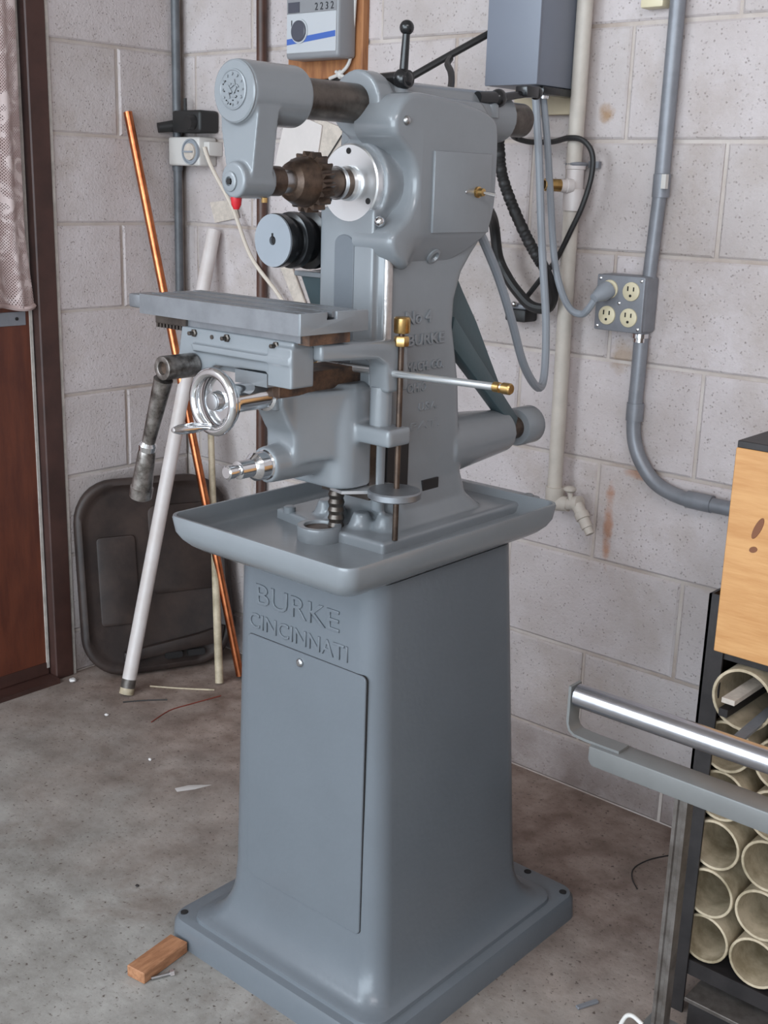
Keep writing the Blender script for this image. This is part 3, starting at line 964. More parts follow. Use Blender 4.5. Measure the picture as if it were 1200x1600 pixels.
MB().lathe((XC, -1.000, 0.868), (0, 1, 0), ((0, 0.0075), (0.002, 0.0095), (0.012, 0.0095), (0.013, 0.008), (0.020, 0.008), (0.021, 0.0125), (0.044, 0.0125), (0.046, 0.015),
         (0.052, 0.0195), (0.068, 0.0195), (0.072, 0.0225), (0.090, 0.0225)), 28).build('knee_shaft', CHROME, mill, angle=30)
MB().lathe((XC, -0.785, 0.735), (0, 0, 1), tuple((k * 0.006, 0.0125 if k % 2 else 0.0105) for k in range(15)), 24).build('elevating_screw', BARK, mill)
rod = MB().cyl((1.398, -0.776, 0.752), (1.398, -0.776, 1.052), 0.0042, seg=14).build('vertical_stop_rod', BROWNSTEEL, mill)
for z0, z1, r in ((1.048, 1.070, 0.0115), (1.030, 1.044, 0.0105)):
    MB().lathe((1.398, -0.776, z0), (0, 0, 1), ((0, r * .9), (0.002, r), (z1 - z0 - .002, r), (z1 - z0, r * .85)), 6 if r < 0.011 else 14).build('brass_nut', BRASS, rod, label='brass knurled nut')
MB().lathe((1.402, -0.785, 0.817), (0, 0, 1), ((0, 0.035), (0.002, 0.038), (0.010, 0.038), (0.012, 0.036), (0.012, 0.0)), 36).build('stop_disc', IRON, mill)
# L-shaped trip arm
la = MB().prism([(-0.928, 1.044), (-0.775, 1.037), (-0.755, 1.026), (-0.752, 0.966), (-0.797, 0.966), (-0.800, 1.005), (-0.818, 1.015), (-0.928, 1.021)], 'yz', 1.358, 1.394)
la.build('trip_arm', PAINT, mill, bevel=(0.005, 3))
rd = MB().cyl((1.246, -0.785, 0.989), (1.585, -0.785, 0.9975), 0.0050, seg=14).build('table_stop_rod', BRIGHT, mill)
MB().lathe((1.563, -0.785, 0.997), (1, 0, 0), ((0, 0.0058), (0.001, 0.0068), (0.010, 0.0068), (0.011, 0.0050), (0.014, 0.0050), (0.015, 0.0075), (0.026, 0.0075), (0.028, 0.006), (0.028, 0)), 14).build('rod_end_nut', BRASS, rd)
MB().lathe((1.290, -0.785, 0.990), (1, 0, 0), ((0, 0.0055), (0.008, 0.0055), (0.008, 0)), 14).build('rod_collar', CHROME, rd)
MB().lathe((1.240, -0.785, 0.9888), (1, 0, 0), ((0, 0.0055), (0.010, 0.0055), (0.010, 0)), 14).build('rod_collar', BRASS, rd)

# saddle
sa = MB()
sa.prism([(1.158, 1.047), (1.378, 1.047), (1.378, 0.990), (1.338, 0.990), (1.326, 1.004), (1.225, 1.000), (1.200, 0.985), (1.145, 0.985)], 'xz', -0.963, -0.930)
sa.box(1.17, 1.345, -0.94, -0.885, 1.012, 1.047)
sa.prism([(1.185, 1.026), (1.376, 1.026), (1.376, 1.018), (1.19, 1.016)], 'xz', -0.970, -0.955)
sa.box(1.336, 1.380, -0.968, -0.927, 0.988, 1.040)
sa.box(1.20, 1.336, -0.940, -0.89, 0.99, 1.01)
saddle = sa.cast('saddle', PAINT, mill, voxel=0.0020, it=4)
MB().box(1.262, 1.324, -0.958, -0.880, 0.982, 1.000).build('saddle_slide', PAINT, mill)
for x in (1.186, 1.253, 1.347):
    MB().lathe((x, -0.962, 1.040), (0, -1, 0), ((0, 0.0055), (0.004, 0.0055), (0.005, 0.003), (0.012, 0.003), (0.0125, 0)), 6).build('gib_screw', BARK, saddle)
MB().lathe((1.222, -0.962, 1.038), (0, -1, 0), ((0, 0.003), (0.0025, 0.003), (0.0025, 0)), 10).build('gib_screw', BARK, saddle)
MB().box(1.365, 1.398, -0.955, -0.880, 1.044, 1.058).build('table_dovetail', RUST, mill)

# table with T-slots, end casting and rack
tb = MB()
y0, y1, zb, zt = -0.977, -0.866, 1.0585, 1.0855
prof = [(y0, zb), (y1, zb), (y1, zt)]
for yc in (-0.8845, -0.9215, -0.9585):
    prof += [(yc + 0.004, zt), (yc + 0.004, zt - 0.007), (yc + 0.008, zt - 0.007), (yc + 0.008, zt - 0.013),
             (yc - 0.008, zt - 0.013), (yc - 0.008, zt - 0.007), (yc - 0.004, zt - 0.007), (yc - 0.004, zt)]
prof += [(y0, zt)]
tb.prism(prof, 'yz', 1.084, 1.4005)
table = tb.build('work_table', IRON, mill, bevel=None)
MB().box(1.052, 1.084, -0.972, -0.930, 1.064, 1.0835).build('table_end', IRON, table, bevel=(0.003, 2))
ec = MB()
prof2 = [(-0.9775, 1.0585), (-0.852, 1.0575), (-0.852, 1.083), (-0.855, 1.0855), (-0.912, 1.0860), (-0.912, 1.076), (-0.930, 1.076), (-0.930, 1.0860), (-0.9775, 1.0862)]
ec.prism(prof2, 'yz', 1.3995, 1.4045)
ec.build('table_end_plate', PAINT, table, bevel=(0.0012, 2), label='painted right end of the table')
rk = MB().box(1.100, 1.166, -0.962, -0.930, 1.046, 1.0585)
rk.build('rack', BARK, table)
for k in range(9):
    MB().box(1.1015 + k * 0.0072, 1.1055 + k * 0.0072, -0.962, -0.934, 1.040, 1.0465).build('rack_tooth', BARK, table)
MB().box(1.10, 1.385, -0.958, -0.885, 1.046, 1.0585).build('table_slide', IRON, table)

# cross-feed handwheel
hy, hz = -1.020, 0.966
hw = MB().torus((XC, hy, hz), (0, 1, 0), 0.0380, 0.0068, 48, 14)
hw.lathe((XC, hy - 0.002, hz), (0, 1, 0), ((0, 0.008), (0.000, 0.012), (0.010, 0.014), (0.012, 0.037), (0.015, 0.037), (0.015, 0.0)), 40)
wheel = hw.build('handwheel', CHROME, mill, angle=40)
MB().lathe((XC, hy + 0.006, hz), (0, -1, 0), ((0, 0.013), (0.010, 0.011), (0.011, 0.007), (0.011, 0)), 24).build('wheel_hub', STEEL, wheel)
MB().lathe((1.286, hy - 0.004, 0.934), (0, -1, 0.04), ((0, 0.004), (0.006, 0.005), (0.010, 0.0048), (0.030, 0.0072), (0.050, 0.0062), (0.060, 0.0035), (0.061, 0)), 16).build('crank_handle', CHROME, wheel)
MB().lathe((XC, hy + 0.010, hz), (0, 1, 0), ((0, 0.0195), (0.003, 0.0215), (0.020, 0.0215), (0.022, 0.0190), (0.078, 0.0190), (0.080, 0.023), (0.10, 0.023)), 36).build('feed_dial', CHROME, mill, angle=30)
MB().lathe((1.279, -0.995, 0.985), (0, 0, 1), ((0, 0.003), (0.006, 0.003), (0.006, 0)), 10).build('dial_screw', STEEL, mill)
MB().prism([(1.264, 0.945), (1.312, 0.945), (1.312, 0.988), (1.264, 0.988)], 'xz', -0.930, -0.915).build('feed_bracket', PAINT, mill, bevel=(0.004, 2))

# hand feed lever at the left end of the saddle
lv = MB().ring((1.185, -1.020, 0.9965), (0, 1, 0), 0.0085, 0.0165, 0.055, 28).build('feed_lever', WORNIRON, mill, bevel=(0.0015, 2), angle=40)
MB().cyl((1.185, -1.014, 0.9965), (1.185, -0.93, 0.9965), 0.0095, seg=20).build('pinion_shaft', BROWNSTEEL, lv)
top, mid2, bot = Vector((1.178, -1.012, 0.980)), Vector((1.138, -1.010, 0.882)), Vector((1.115, -1.008, 0.800))
MB().tube([top, top.lerp(mid2, 0.5), mid2], 0.009, 14, 4, radii=lambda t: 0.0135 - 0.0045 * t).build('lever_shank', WORNIRON, lv)
MB().lathe(mid2, bot - mid2, ((-0.006, 0.009), (0.0, 0.0125), (0.008, 0.0115)), 20).build('lever_ferrule', CHROME, lv)
MB().lathe(mid2, bot - mid2, ((0.007, 0.0110), (0.012, 0.0125), (0.055, 0.0145), (0.066, 0.0150), (0.067, 0.0165), (0.082, 0.0160), (0.084, 0.013), (0.084, 0)), 22).build('lever_grip', WORNIRON, lv)

# ------------------------------------------------------------------ things on the back wall
# electric meter on its board
mt = thing('electric_meter', 'grey electric meter with white face on an orange-brown board', 'meter', (0.52, 0.0, 1.45))
MB().box(0.395, 0.622, -0.020, 0.002, 1.462, 1.90).build('backboard', PLY, mt, bevel=(0.002, 1))
MB().box(0.446, 0.606, -0.078, -0.020, 1.500, 1.80).build('meter_case', METERGREY, mt, bevel=(0.008, 3))
MB().box(0.452, 0.600, -0.0800, -0.0775, 1.512, 1.592).build('face_plate', METERWHITE, mt, bevel=(0.001, 1))
MB().box(0.452, 0.600, -0.0800, -0.0775, 1.592, 1.78).build('counter_plate', METERGREY, mt, bevel=(0.001, 1))
st = MB()
st.prism([(0.4535, 1.529), (0.599, 1.541), (0.599, 1.553), (0.4535, 1.541)], 'xz', -0.0806, -0.0799)
st.build('blue_stripe', BLUE, mt)
kb = MB().lathe((0.493, -0.0798, 1.556), (0, -1, 0), ((0, 0.022), (0.006, 0.0215), (0.008, 0.019), (0.008, 0)), 30)
MB().ring((0.493, -0.0800, 1.556), (0, -1, 0), 0.0205, 0.025, 0.003, 30).build('dial_bezel', METERWHITE, mt)
kb.build('dial', DARKGREY, mt)
text_mesh('digits', '2 2 3 2', 0.021, 0.0004, INK, mt, (0.566, -0.0806, 1.602), (1, 0, 0), (0, 0, 1), 0.055)
MB().box(0.458, 0.492, -0.0815, -0.0795, 1.594, 1.615).build('name_strip', DARKGREY, mt)
MB().box(0.467, 0.4695, -0.0808, -0.0799, 1.566, 1.579).build('mark', INK, mt)
ww = tag(MB().tube([(0.612, -0.028, 1.72), (0.606, -0.028, 1.62), (0.602, -0.028, 1.56), (0.597, -0.03, 1.50), (0.575, -0.032, 1.474), (0.54, -0.034, 1.462)], 0.0038, 8).build('meter_wire', WHITEPL),
         'white wire running down the right side of the meter board', 'wire')
cl = MB().ball((0.568, -0.03, 1.470), 0.0075, 1, 1, 1.3, 12)
cl.cyl((0.555, -0.03, 1.476), (0.582, -0.03, 1.463), 0.004, seg=8)
tag(cl.build('wire_nut', WHITEPL), 'small white wire connector below the meter', 'connector')
tag(MB().tube([(0.625, -0.02, 1.468), (0.56, -0.022, 1.462), (0.50, -0.02, 1.458), (0.46, -0.015, 1.455)], 0.004, 8).build('feed_wire', RUBBER), 'short black wire under the meter board', 'wire')

# brown pipe
tag(MB().tube([(0.301, -0.018, ROOM_Z - 0.002), (0.308, -0.018, 1.2), (0.304, -0.018, 0.0)], 0.0125, 14, 4).build('brown_pipe', BROWNPIPE),
    'thin dark brown pipe running up the back wall near the corner', 'pipe')
# corner conduit
cc = thing('corner_conduit', 'grey metal conduit rising in the room corner', 'conduit', (0.012, -0.030, 0.9))
MB().cyl((0.012, -0.030, 0.88), (0.012, -0.030, ROOM_Z - 0.002), 0.0105, seg=16).build('tube', DARKGALV, cc)
MB().lathe((0.012, -0.030, 1.26), (0, 0, 1), ((0, 0.0135), (0.03, 0.0135)), 16).build('coupling', DARKGALV, cc)
# timer and the black adaptor on it
tm = thing('plug_timer', 'white plug-in timer with a round dial beside the corner', 'timer', (0.06, -0.0, 1.27))
MB().box(0.010, 0.128, -0.058, 0.0, 1.272, 1.340).build('body', WHITEPL, tm, bevel=(0.006, 3))
MB().box(0.128, 0.150, -0.045, 0.0, 1.296, 1.330).build('outlet_tab', WHITEPL, tm, bevel=(0.004, 2))
MB().lathe((0.098, -0.057, 1.305), (0, -1, 0), ((0, 0.031), (0.006, 0.030), (0.006, 0.0265), (0.003, 0.026), (0.003, 0)), 32).build('dial', GREYCABLE, tm, label='grey dial ring')
MB().lathe((0.098, -0.059, 1.305), (0, -1, 0), ((0, 0.0205), (0.006, 0.0195), (0.006, 0)), 28).build('dial_knob', TAGM, tm)
MB().box(0.080, 0.113, -0.0685, -0.064, 1.303, 1.307).build('pointer', GREYCABLE, tm)
ad = thing('plug_adaptor', 'black plug block sitting on top of the white timer', 'adaptor', (0.07, 0.0, 1.345))
MB().box(0.030, 0.138, -0.062, 0.0, 1.350, 1.402).build('body', RUBBER, ad, bevel=(0.008, 3))
MB().cyl((0.112, -0.050, 1.375), (0.112, -0.080, 1.372), 0.019, 0.015, 16).build('plug', RUBBER, ad)
MB().cyl((0.022, -0.050, 1.366), (0.006, -0.085, 1.360), 0.014, 0.012, 14).build('plug', RUBBER, ad)
MB().cyl((0.045, -0.03, 1.400), (0.045, -0.03, 1.432), 0.004, seg=10).build('cord_stub', RUBBER, ad)
tag(MB().tube([(0.140, -0.052, 1.316), (0.160, -0.045, 1.268), (0.217, -0.030, 1.176), (0.293, -0.040, 1.066), (0.371, -0.030, 0.988), (0.430, -0.030, 0.93), (0.47, -0.03, 0.86)], 0.0048, 8).build('timer_cord', CORD),
    'off-white cord sloping down from the timer', 'cord')
tg = MB().prism([(0.108, 1.186), (0.198, 1.196), (0.214, 1.153), (0.126, 1.137)], 'xz', -0.0075, -0.0045)
tag(tg.build('paper_tag', TAGM), 'small tan paper tag on the wall by the brown pipe', 'tag')
sh = thing('paper_sheets', 'white paper sheets pinned on the wall behind the cutter', 'paper', (0.45, 0, 1.3))
MB().prism([(0.385, 1.400), (0.498, 1.366), (0.478, 1.262), (0.342, 1.268)], 'xz', -0.012, -0.009).build('front_sheet', PAPER, sh)
MB().prism([(0.47, 1.385), (0.592, 1.350), (0.580, 1.262), (0.47, 1.258)], 'xz', -0.008, -0.0045).build('rear_sheet', TAGM, sh)
MB().tube([(0.505, -0.010, 1.285), (0.56, -0.012, 1.345)], 0.0015, 6, 1).build('string', RUBBER, sh)
tag(MB().prism([(0.355, 1.09), (0.395, 1.06), (0.455, 0.955), (0.425, 0.945), (0.36, 1.05)], 'xz', -0.010, -0.006).build('paper_scrap', TAGM), 'pale paper strip on the wall beneath the slanting cord', 'paper')

# control box and its plywood
bx = thing('control_box', 'large grey electrical control box mounted on plywood', 'electrical box', (1.06, 0, 1.42))
MB().box(1.056, 1.168, -0.150, -0.022, 1.423, 1.86).build('enclosure', BOXGREY, bx, bevel=(0.003, 2))
MB().box(1.054, 1.170, -0.156, -0.150, 1.423, 1.86).build('cover', BOXGREY, bx, bevel=(0.002, 2))
MB().box(1.026, 1.177, -0.020, 0.002, 1.380, 1.90).build('plywood', PALEPLY, bx, bevel=(0.001, 1))
MB().lathe((1.142, -0.092, 1.423), (0, 0, -1), ((0, 0.017), (0.006, 0.017), (0.007, 0.013), (0.020, 0.012)), 16).build('cable_gland', CHROME, bx)
MB().lathe((1.100, -0.085, 1.423), (0, 0, -1), ((0, 0.020), (0.012, 0.018), (0.012, 0)), 16).build('cable_gland', RUBBER, bx)
MB().box(1.150, 1.172, -0.135, -0.030, 1.408, 1.422).build('latch_bar', BLACK, bx, bevel=(0.003, 2), label='black bar under the box')
tag(MB().tube([(1.142, -0.092, 1.408), (1.156, -0.09, 1.33), (1.170, -0.09, 1.238), (1.188, -0.09, 1.122), (1.207, -0.09, 1.064), (1.228, -0.085, 1.027), (1.254, -0.085, 1.019), (1.271, -0.09, 1.030), (1.283, -0.090, 1.048)], 0.0068, 10).build('power_cord', GREYCABLE),
    'grey cord curving from the control box to the wall outlet', 'cord')
tag(MB().tube([(1.139, -0.112, 1.41), (1.161, -0.12, 1.295), (1.181, -0.13, 1.181), (1.202, -0.145, 1.101), (1.222, -0.155, 1.009), (1.243, -0.18, 0.929), (1.258, -0.21, 0.897), (1.269, -0.25, 0.905), (1.282, -0.31, 0.952),
               (1.295, -0.37, 1.03), (1.303, -0.42, 1.095), (1.310, -0.46, 1.137), (1.315, -0.50, 1.178)], 0.0075, 10).build('motor_cable', GREYCABLE),
    'long grey cable hanging from the control box in a loop to the machine', 'cable')
# black cables
fx = MB().tube([(1.265, -0.518, 1.315), (1.225, -0.42, 1.335), (1.120, -0.22, 1.365), (1.070, -0.135, 1.345), (1.067, -0.12, 1.328), (1.078, -0.12, 1.27), (1.106, -0.12, 1.213), (1.147, -0.12, 1.15), (1.181, -0.12, 1.108)], 0.010, 10, 16,
               radii=lambda t: 0.0100 + 0.0016 * (1 if int(t * 110) % 2 else 0))
tag(fx.build('flexible_conduit', RUBBER), 'black ribbed flexible conduit hanging behind the milling machine', 'conduit')
tag(MB().tube([(1.265, -0.515, 1.345), (1.190, -0.36, 1.345), (1.085, -0.12, 1.348), (1.050, -0.045, 1.338), (1.079, -0.035, 1.33), (1.131, -0.035, 1.33), (1.180, -0.055, 1.336), (1.211, -0.055, 1.332), (1.230, -0.05, 1.309), (1.232, -0.05, 1.269), (1.221, -0.055, 1.217),
               (1.199, -0.055, 1.169), (1.167, -0.05, 1.113), (1.129, -0.04, 1.074), (1.090, -0.035, 1.030)], 0.0052, 9).build('looped_cable', RUBBER),
    'thin black cable looping round the white wall pipe', 'cable')
tag(MB().tube([(1.285, -0.545, 1.185), (1.200, -0.37, 1.215), (1.060, -0.12, 1.190), (1.044, -0.07, 1.113), (1.069, -0.07, 1.074), (1.099, -0.07, 1.044), (1.131, -0.07, 1.022), (1.165, -0.065, 1.022), (1.182, -0.075, 1.050), (1.183, -0.10, 1.085), (1.181, -0.12, 1.110)], 0.0105, 10).build('thick_cable', RUBBER),
    'thick black cable bent under the crossing grey cords', 'cable')
pg = thing('wall_plug', 'black plug with a bright screw below the crossing cables', 'plug', (1.075, 0, 1.0))
MB().box(1.050, 1.100, -0.045, 0.0, 0.985, 1.010).build('body', RUBBER, pg, bevel=(0.005, 2))
MB().box(1.055, 1.097, -0.040, 0.0, 1.010, 1.020).build('cap', GALV, pg, bevel=(0.003, 2))
MB().ball((1.072, -0.045, 1.020), 0.006).build('screw', CHROME, pg)
tag(MB().tube([(1.262, -0.520, 1.330), (1.150, -0.47, 1.350), (0.980, -0.36, 1.375), (0.910, -0.285, 1.405), (0.952, -0.25, 1.433), (0.990, -0.2, 1.469), (1.022, -0.155, 1.500), (1.053, -0.10, 1.535)], 0.0065, 10).build('upper_cable', RUBBER),
    'thick black cable rising from the machine head to the control box', 'cable')
tag(MB().tube([(1.010, -0.205, 1.468), (1.028, -0.235, 1.455), (1.060, -0.265, 1.438), (1.090, -0.30, 1.415), (1.13, -0.36, 1.378), (1.20, -0.45, 1.350), (1.255, -0.52, 1.335)], 0.0060, 9).build('branch_cable', RUBBER),
    'thin black cable dropping from the upper cable behind the head', 'cable')

# white PVC air line with brass spigot and hose bib
pv = thing('wall_pipe', 'cream plastic pipe down the back wall with a brass spigot', 'pipe', (1.185, -0.03, 0.63))
MB().tube([(1.182, -0.034, ROOM_Z - 0.003), (1.182, -0.034, 1.30), (1.190, -0.034, 0.645)], 0.0150, 16, 1).build('tube', PVCWALL, pv)
MB().lathe((1.186, -0.034, 1.205), (0, 0, 1), ((0, 0.0195), (0.040, 0.0195), (0.041, 0.017), (0.075, 0.017), (0.076, 0.0195), (0.082, 0.0195)), 20).build('tee', PVC, pv)
MB().lathe((1.188, -0.045, 1.250), (-0.55, -0.83, 0.02), ((0, 0.014), (0.012, 0.014), (0.013, 0.0125), (0.024, 0.0125)), 18).build('tee_branch', PVC, pv)
sp_ = Vector((-0.55, -0.83, 0.02)).normalized()
so = Vector((1.188, -0.045, 1.250)) + sp_ * 0.022
MB().ring(so, sp_, 0.0075, 0.0115, 0.034, 20).build('spigot', BRASS, pv, bevel=(0.001, 1))
MB().cyl(so + sp_ * 0.005, so + sp_ * 0.028, 0.0075, seg=14).build('spigot_bore', HOLE, pv)
cl = MB().torus((1.184, -0.028, 1.290), (0, 0, 1), 0.0175, 0.004, 24, 8)
cl.box(1.150, 1.168, -0.012, -0.002, 1.284, 1.296)
cl.box(1.200, 1.222, -0.012, -0.002, 1.284, 1.296)
cl.build('pipe_clamp', GALV, pv)
vb = MB().lathe((1.192, -0.034, 0.652), (0, 0, -1), ((-0.012, 0.0195), (0.020, 0.0195), (0.030, 0.016)), 18)
vb.cyl((1.192, -0.034, 0.632), (1.225, -0.034, 0.634), 0.017, 0.015, 18)
vb.build('elbow', PVCWALL, pv)
hb = MB().lathe((1.222, -0.036, 0.634), (1, -0.1, 0.25), ((0, 0.012), (0.020, 0.012), (0.022, 0.016), (0.034, 0.016), (0.036, 0.010)), 16)
hb.cyl((1.236, -0.040, 0.640), (1.232, -0.044, 0.664), 0.006, 0.005, 12)
hb.ball((1.232, -0.044, 0.668), 0.011, 1.2, 1.2, 0.6, 14)
hb.build('hose_bib', PVCWALL, pv)
MB().lathe((1.250, -0.042, 0.640), (0.62, -0.15, -0.78), ((0, 0.012), (0.018, 0.012), (0.019, 0.0145), (0.032, 0.0145), (0.033, 0.0115), (0.052, 0.0115), (0.053, 0.009), (0.066, 0.009)), 16).build('bib_spout', PVCWALL, pv)

# conduit and four-gang outlet
cd = thing('outlet_conduit', 'grey conduit run with a square four-socket outlet box', 'outlet', (1.32, -0.02, 0.98))
MB().tube([(1.364, -0.020, ROOM_Z - 0.003), (1.361, -0.020, 1.260)], 0.0140, 16, 1).build('upper_tube', GALV, cd)
MB().tube([(1.361, -0.020, 1.27), (1.353, -0.020, 1.085)], 0.0128, 16, 1).build('lower_tube', GALV, cd)
MB().lathe((1.3615, -0.020, 1.235), (0, 0, 1), ((0, 0.0158), (0.040, 0.0158), (0.041, 0.014)), 18).build('coupling', GALV, cd)
MB().box(1.371, 1.380, -0.040, -0.030, 1.250, 1.275).build('coupling_screw', WHITEPL, cd)
MB().tube([(1.348, -0.020, 1.000), (1.348, -0.020, 0.90), (1.347, -0.020, 0.828), (1.353, -0.020, 0.782), (1.372, -0.020, 0.743), (1.406, -0.020, 0.709), (1.455, -0.020, 0.693), (1.514, -0.020, 0.690), (1.70, -0.020, 0.690), (2.3, -0.02, 0.69)],
          0.0140, 16, 5).build('bent_tube', GALV, cd)
MB().lathe((1.348, -0.020, 0.822), (0, 0, 1), ((0, 0.0165), (0.034, 0.0165), (0.034, 0.014)), 18).build('coupling', GALV, cd)
MB().lathe((1.474, -0.020, 0.6915), (1, 0, -0.01), ((0, 0.0165), (0.050, 0.0165), (0.050, 0.014)), 18).build('coupling', GALV, cd)
MB().lathe((1.347, -0.024, 0.988), (0, 0, -1), ((0, 0.016), (0.008, 0.016), (0.009, 0.013), (0.016, 0.013)), 16).build('connector', CHROME, cd)
ob = MB().box(1.264, 1.366, -0.050, -0.001, 0.990, 1.094).build('outlet_box', GALV, cd, bevel=(0.007, 3))
MB().box(1.2645, 1.3655, -0.0555, -0.050, 0.9905, 1.0935).build('cover_plate', GALV, cd, bevel=(0.004, 2))
for cx, cz in ((1.339, 1.066), (1.292, 1.019), (1.338, 1.018), (1.293, 1.067)):
    rc = MB().lathe((cx, -0.0550, cz), (0, -1, 0), ((0, 0.0175), (0.0032, 0.0172), (0.004, 0.016), (0.004, 0)), 28).build('receptacle', IVORY, cd)
    for dx, hgt in ((-0.006, 0.0085), (0.006, 0.0075)):
        MB().box(cx + dx - 0.0012, cx + dx + 0.0012, -0.0597, -0.0585, cz + 0.001, cz + 0.001 + hgt).build('slot', HOLE, rc)
    MB().cyl((cx, -0.0585, cz - 0.0075), (cx, -0.0597, cz - 0.0075), 0.0026, seg=10).build('ground_hole', HOLE, rc)
for cx, cz in ((1.272, 1.086), (1.358, 1.086), (1.272, 0.998), (1.358, 0.998), (1.315, 1.043)):
    MB().ball((cx, -0.0555, cz), 0.0035, 1, 0.6, 1, 10).build('screw', CHROME, cd)
pl = thing('grey_plug', 'grey plug pushed into the upper left outlet socket', 'plug', (1.29, -0.06, 1.06))
MB().lathe((1.293, -0.0600, 1.067), (-0.25, -1, -0.45), ((0, 0.0165), (0.016, 0.0165), (0.028, 0.012), (0.040, 0.0085), (0.042, 0)), 20).build('body', GREYCABLE, pl)
tag(MB().box(1.293, 1.338, -0.03, 0.0, 1.556, 1.62).build('junction_cover', IVORY, bevel=(0.004, 2)), 'small cream box high on the wall left of the conduit', 'electrical box')
# ------------------------------------------------------------------ things in the corner
cp = thing('copper_pipe', 'long copper pipe leaning in the corner behind the machine', 'pipe', (0.327, -0.109, 0))
MB().ring((0.012, -0.1795, 1.391), (0.327 - 0.012, -0.109 + 0.1795, -1.383), 0.0085, 0.0105, (Vector((0.327, -0.109, 0.008)) - Vector((0.012, -0.1795, 1.391))).length, 18).build('tube', COPPER, cp)
ra, rb = Vector((0.206, -0.378, 0.004)), Vector((0.139, -0.022, 1.119))
wp = thing('white_pipe', 'thick white plastic pipe leaning against the corner wall', 'pipe', (0.2, -0.37, 0))
MB().ring(ra, rb - ra, 0.0125, 0.0175, (rb - ra).length, 22).build('tube', PVC, wp)
MB().ring(ra, rb - ra, 0.0125, 0.0178, 0.016, 22).build('end_band', CREAM, wp)
MB().ring(ra + (rb - ra).normalized() * 0.016, rb - ra, 0.0125, 0.0178, 0.022, 22).build('smeared_band', POST, wp, label='grey smear near the pipe foot')
tag(MB().tube([(0.316, -0.170, 0.003), (0.215, -0.10, 0.48), (0.120, -0.03, 0.93)], 0.0085, 12, 1, radii=lambda t: 0.0108 - 0.0040 * t).build('thin_stick', CREAM), 'thin cream stick leaning beside the copper pipe', 'stick')

# dark moulded panel leaning across the corner
ld = thing('plastic_liner', 'dark moulded plastic liner leaning across the corner', 'liner', (0.10, -0.2, 0))
ux = Vector((0.155, 0.345, 0.0)).normalized()
uz = Vector((-0.075, 0.03, 0.49)).normalized()
un = ux.cross(uz).normalized()
uz = un.cross(ux).normalized()
LM = Matrix((( ux.x, uz.x, un.x, 0.066), (ux.y, uz.y, un.y, -0.402), (ux.z, uz.z, un.z, 0.006), (0, 0, 0, 1)))
def lpt(u, v, wv):
    return LM @ Vector((u, v, wv))
def panel(mb, poly, w0, w1):
    mb.loft([[lpt(u, v, w0) for u, v in poly], [lpt(u, v, w1) for u, v in poly]])
WL, HL = 0.395, 0.505
def lid_poly(i, r=0.105):
    return rrect(i, WL - i, i, HL - i, max(r - i * 0.7, 0.01), 8)
mb = MB()
mb.loft([[lpt(u, v, wv) for u, v in lid_poly(i)] for i, wv in ((0.004, -0.02), (0.0, -0.012), (0.0, 0.010), (0.005, 0.016), (0.016, 0.016), (0.024, 0.006), (0.036, 0.002))])
mb.build('shell', LID, ld, angle=50)
mb = MB()
panel(mb, rrect(0.05, 0.15, 0.13, 0.36, 0.012), 0.0, 0.010)
mb.build('raised_field', LID, ld, bevel=(0.004, 2))
mb = MB()
panel(mb, rrect(0.185, 0.36, 0.20, 0.43, 0.02), 0.0, 0.009)
mb.build('raised_field', LID, ld, bevel=(0.004, 2))
mb = MB()
panel(mb, [(0.10, 0.032), (0.36, 0.055), (0.37, 0.10), (0.30, 0.085), (0.10, 0.060)], 0.0, 0.022)
mb.build('lower_lip', LID, ld, bevel=(0.005, 2))
for u in (0.205, 0.265):
    mb = MB()
    panel(mb, rrect(u, u + 0.045, 0.030, 0.046, 0.004, 3), 0.014, 0.026)
    mb.build('clip', HOLE, ld)

# ------------------------------------------------------------------ rack of tubes at the right
rk = thing('tube_rack', 'black angle-iron rack holding cream pipe offcuts', 'rack', (2.1, -0.3, 0))
RX0, RX1, RY0, RY1 = 1.752, 2.62, -0.492, -0.06
def angle_post(x, y, sx, sy, z1):
    m = MB().box(min(x, x + sx * 0.030), max(x, x + sx * 0.030), min(y, y + sy * 0.004), max(y, y + sy * 0.004), 0.0, z1)
    m.box(min(x, x + sx * 0.004), max(x, x + sx * 0.004), min(y, y + sy * 0.034), max(y, y + sy * 0.034), 0.0, z1)
    return m
for x, y, sx, sy in ((RX0, RY0, 1, 1), (RX1, RY0, -1, 1), (RX0, RY1, 1, -1), (RX1, RY1, -1, -1)):
    angle_post(x, y, sx, sy, 0.692 if sy > 0 else 0.61).build('leg', ANGLE, rk)
for z in (0.085, 0.604):
    MB().box(RX0, RX1, RY0 + 0.005, RY0 + 0.009, z - (0.016 if z < 0.5 else 0.006), z + 0.010).build('front_rail', ANGLE, rk)
    MB().box(RX0, RX1, RY1 - 0.009, RY1 - 0.005, z - (0.016 if z < 0.5 else 0.006), z + 0.010).build('rear_rail', ANGLE, rk)
    MB().box(RX0 + .005, RX1 - .005, RY0 + 0.010, RY1 - 0.010, z, z + 0.008).build('shelf', ANGLE, rk)
MB().box(RX0 - 0.003, RX0, RY0 + 0.01, RY1 - 0.01, 0.10, 0.58).build('side_sheet', ANGLE, rk)
TD = 0.0402
kk = 0
names = {0: 'lowest', 1: 'second', 2: 'third', 3: 'fourth'}
cols = ['first', 'second', 'third', 'fourth', 'fifth', 'sixth']
proto = None
